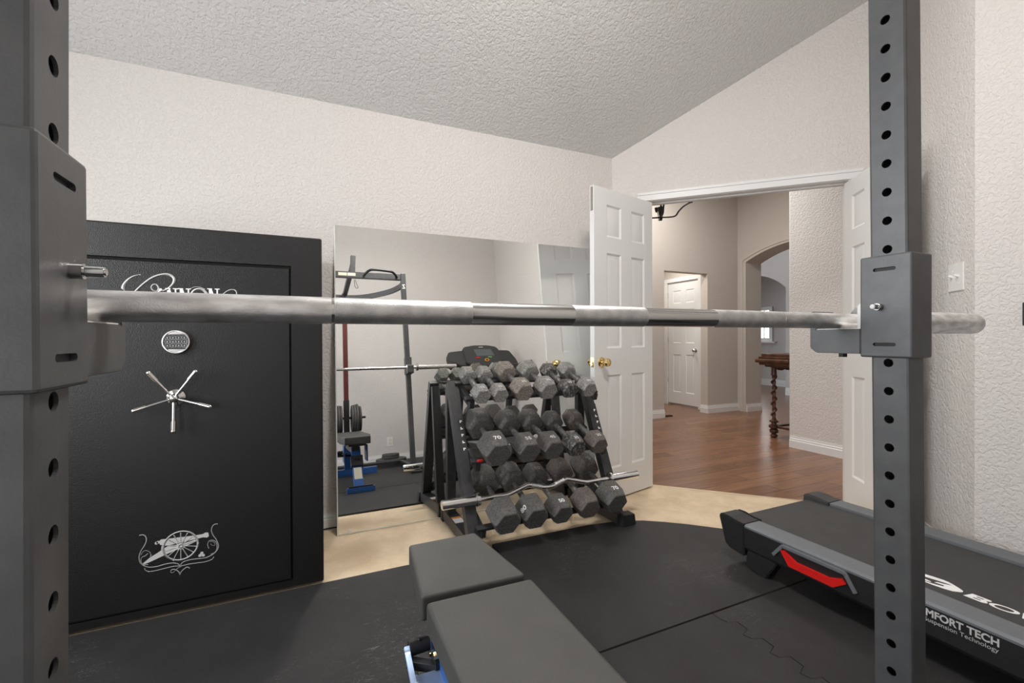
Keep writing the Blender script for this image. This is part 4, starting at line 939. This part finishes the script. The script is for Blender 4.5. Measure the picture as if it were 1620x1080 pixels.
for s in (-1, 1):
    x0_, x1_ = s * .36, s * .50
    g = G(); P0 = CF @ Vector((s * .20, -.045, .03)); P1 = Vector((cx + s * .40, .03, 1.135)); P2 = Vector((cx + s * .515, .17, 1.148))
    g.tube(smooth3([P0, (P0 + P1) / 2 + Vector((0, 0, .004)), P1, P2], 5), .014, 12); put('handlebar', g, 'black_plastic', tm)
    g = G(); g.tube([P1 + (P2 - P1) * .15, P2 + (P2 - P1) * .1], .024, 14); put('handle_grip', g, 'black_plastic', tm)
    g = G(); a = CF @ Vector((s * .175, -.028, .062)); b = CF @ Vector((s * .085, -.012, .062)); g.tube([a, b], .006, 8); put('pulse_grip', g, 'chrome', tm)

# ================================================================== SMALL WALL FITTINGS
RT = Vector((-R2, -R2, 0)); RNn = Vector((-R2, R2, 0))     # along the return wall toward the room / its normal
sw = thing('light_switch', 'white double toggle light switch plate on the wall right of the doorway', 'light switch', (2.735, 1.042, 1.262))
FSW = frame((2.735, 1.042, 1.331), RT, (0, 0, 1), RNn)
g = G(); g.box((0, 0, .003), (.122, .128, .006), None, .0025, 2, FSW); put('plate', g, 'white_plastic', sw)
for sx in (-.023, .023):
    g = G(); g.box((sx, .006, .013), (.010, .011, .018), Matrix.Rotation(math.radians(-22), 3, 'X'), .002, 2, FSW); put('toggle', g, 'white_plastic', sw)
    for sz in (-.030, .030):
        g = G(); g.cyl(FSW @ Vector((sx, sz, .006)), FSW @ Vector((sx, sz, .0068)), .003, n=10); put('screw', g, 'white_plastic', sw)
ot = thing('wall_outlet', 'white power outlet low on the wall above the floor stack of plates', 'outlet', (.975, YF, .19))
g = G(); g.box((.975, YF + .003, .25), (.075, .006, .118), None, .002); put('plate', g, 'white_plastic', ot)
for dz in (.021, -.021):
    g = G(); g.box((.975, YF + .0065, .25 + dz), (.034, .003, .028), None, .001); put('socket', g, 'dark_plastic' if False else 'cream_label', ot)
g = G(); g.box((XR - .012, .725, 1.146), (.022, .146, .095), None, .004); tag(put('wall_box', g, 'black_plastic'), 'dark box on the right wall, only a sliver showing at the right picture edge', 'wall box')
g = G(); g.tube(smooth3([(-.02, 2.69, .004), (.06, 2.693, .004), (.12, 2.694, .005), (.30, 2.692, .004)], 4), .004, 8); tag(put('cable', g, 'black_plastic'), 'thin dark cable along the foot of the wall between safe and mirror', 'cable')
# ceiling lamp of the room (above the picture)
cl = thing('ceiling_light', 'small ceiling lamp on a rod, above the dumbbell end of the bench', 'ceiling light', (.90, .90, 3.15))
g = G(); g.cyl((.90, .90, 3.21), (.90, .90, 3.60), .012, n=14); g.cyl((.90, .90, 3.535), (.90, .90, 3.60), .07, n=24); put('rod', g, 'nickel', cl)
g = G(); g.lathe([(.12, 3.17), (.12, 3.19), (.06, 3.22), (.02, 3.23)], 32, Matrix.Translation((.90, .90, 0))); put('shade', g, 'white_paint', cl)

# ================================================================== HALL FURNISHINGS
tb_ = thing('console_table', 'dark carved wood table with a barley-twist leg in the hall', 'table', (4.95, 3.06, 0))
g = G()
TY0, TY1, TXa, TXb = 2.90, 3.27, 4.30, 5.55
g.span((TXa + .045, TY0 + .0, .858), (TXb - .045, TY1 - .045, .888), .006)
g.span((TXa + .025, TY0, .835), (TXb - .025, TY1 - .025, .860), .008)
g.span((TXa, TY0, .795), (TXb, TY1, .836), .014, 3)
g.span((TXa + .03, TY0, .770), (TXb - .03, TY1 - .03, .797), .008)
g.span((TXa + .08, TY0, .750), (TXb - .08, TY1 - .06, .772), .006); put('top', g, 'dark_wood', tb_)
g = G(); n = 12; pr = [(4.55, .752)]
for k in range(n * 6 + 1):
    u = k / (n * 6); pr.append((4.55 + u * .75, .725 - .020 * abs(math.sin(math.pi * n * u / 2)) ** .6))
pr += [(5.30, .752)]
g.prism(pr, -3.205, -3.185, frame((0, 0, 0), (1, 0, 0), (0, 0, 1), (0, -1, 0))); put('apron', g, 'dark_wood', tb_)
def twist_leg(x, y):
    g = G(); t = bmesh.new(); n = 18; rings = []; Z0, Z1 = .20, .66; N = 70
    for i in range(N + 1):
        z = Z0 + (Z1 - Z0) * i / N; ph = 2 * math.pi * (z - Z0) / .115; ring = []
        for k in range(n):
            a = 2 * math.pi * k / n; r = .019 + .0065 * math.cos(2 * (a - ph)); ring.append(t.verts.new((x + r * math.cos(a) + .006 * math.cos(ph * 1.0), y + r * math.sin(a) + .006 * math.sin(ph * 1.0), z)))
        rings.append(ring)
    for a, b in zip(rings, rings[1:]):
        for k in range(n): t.faces.new((a[k], a[(k + 1) % n], b[(k + 1) % n], b[k]))
    t.faces.new(rings[0][::-1]); t.faces.new(rings[-1]); g.add(t)
    T_ = Matrix.Translation((x, y, 0))
    g.lathe([(.018, 0), (.034, .008), (.038, .020), (.030, .035), (.018, .042), (.040, .055), (.044, .070), (.040, .085), (.026, .095), (.050, .105), (.050, .130), (.026, .140), (.022, .155), (.044, .165), (.044, .178), (.022, .190), (.022, .205)], 24, T_)
    g.lathe([(.022, .655), (.030, .662), (.026, .672), (.024, .735), (.036, .745), (.036, .752)], 24, T_); return g
for lx, ly in ((4.485, 3.18), (5.37, 3.18), (4.485, 2.955), (5.37, 2.955)): put('leg', twist_leg(lx, ly), 'dark_wood', tb_)
g = G(); g.bar((4.51, 3.18, .117), (5.34, 3.18, .117), .03, .022, bev=.004); put('stretcher', g, 'dark_wood', tb_)
g = G(); g.bar((4.485, 2.98, .117), (4.485, 3.15, .117), .03, .022, bev=.004); put('stretcher', g, 'dark_wood', tb_)
ch = thing('chandelier', 'black iron chandelier arm hanging in the hall just inside the doorway head', 'chandelier', (3.335, 3.6, 2.29))
g = G(); g.cyl((3.335, 3.6, 2.275), (3.335, 3.6, HZ), .010, n=14); g.cyl((3.335, 3.6, 2.33), (3.335, 3.6, 2.41), .022, .034, 18); g.cyl((3.335, 3.6, 2.29), (3.335, 3.6, 2.33), .016, n=16); g.sph((3.335, 3.6, 2.283), .014); put('stem', g, 'black_iron', ch)
for k in range(4):
    a = math.radians(-35 + 90 * k); d = Vector((math.cos(a), math.sin(a), 0)); o = Vector((3.335, 3.6, 2.305))
    g = G(); g.tube(smooth3([o, o + d * .10, o + d * .145 + Vector((0, 0, .012)), o + d * .175 + Vector((0, 0, .055)), o + d * .225 + Vector((0, 0, .105)), o + d * .29 + Vector((0, 0, .14))], 4), .0085, 8); g.cyl(o + d * .29 + Vector((0, 0, .135)), o + d * .29 + Vector((0, 0, .18)), .02, .03, 14); put('arm', g, 'black_iron', ch)
g = G(); g.box((4.42, 4.66, .006), (.14, .06, .012), None, .003); tag(put('floor_block', g, 'black_iron'), 'small dark block on the floor at the edge of the entry recess', 'floor vent')  # plain dark block for a small dark spot, not identified further
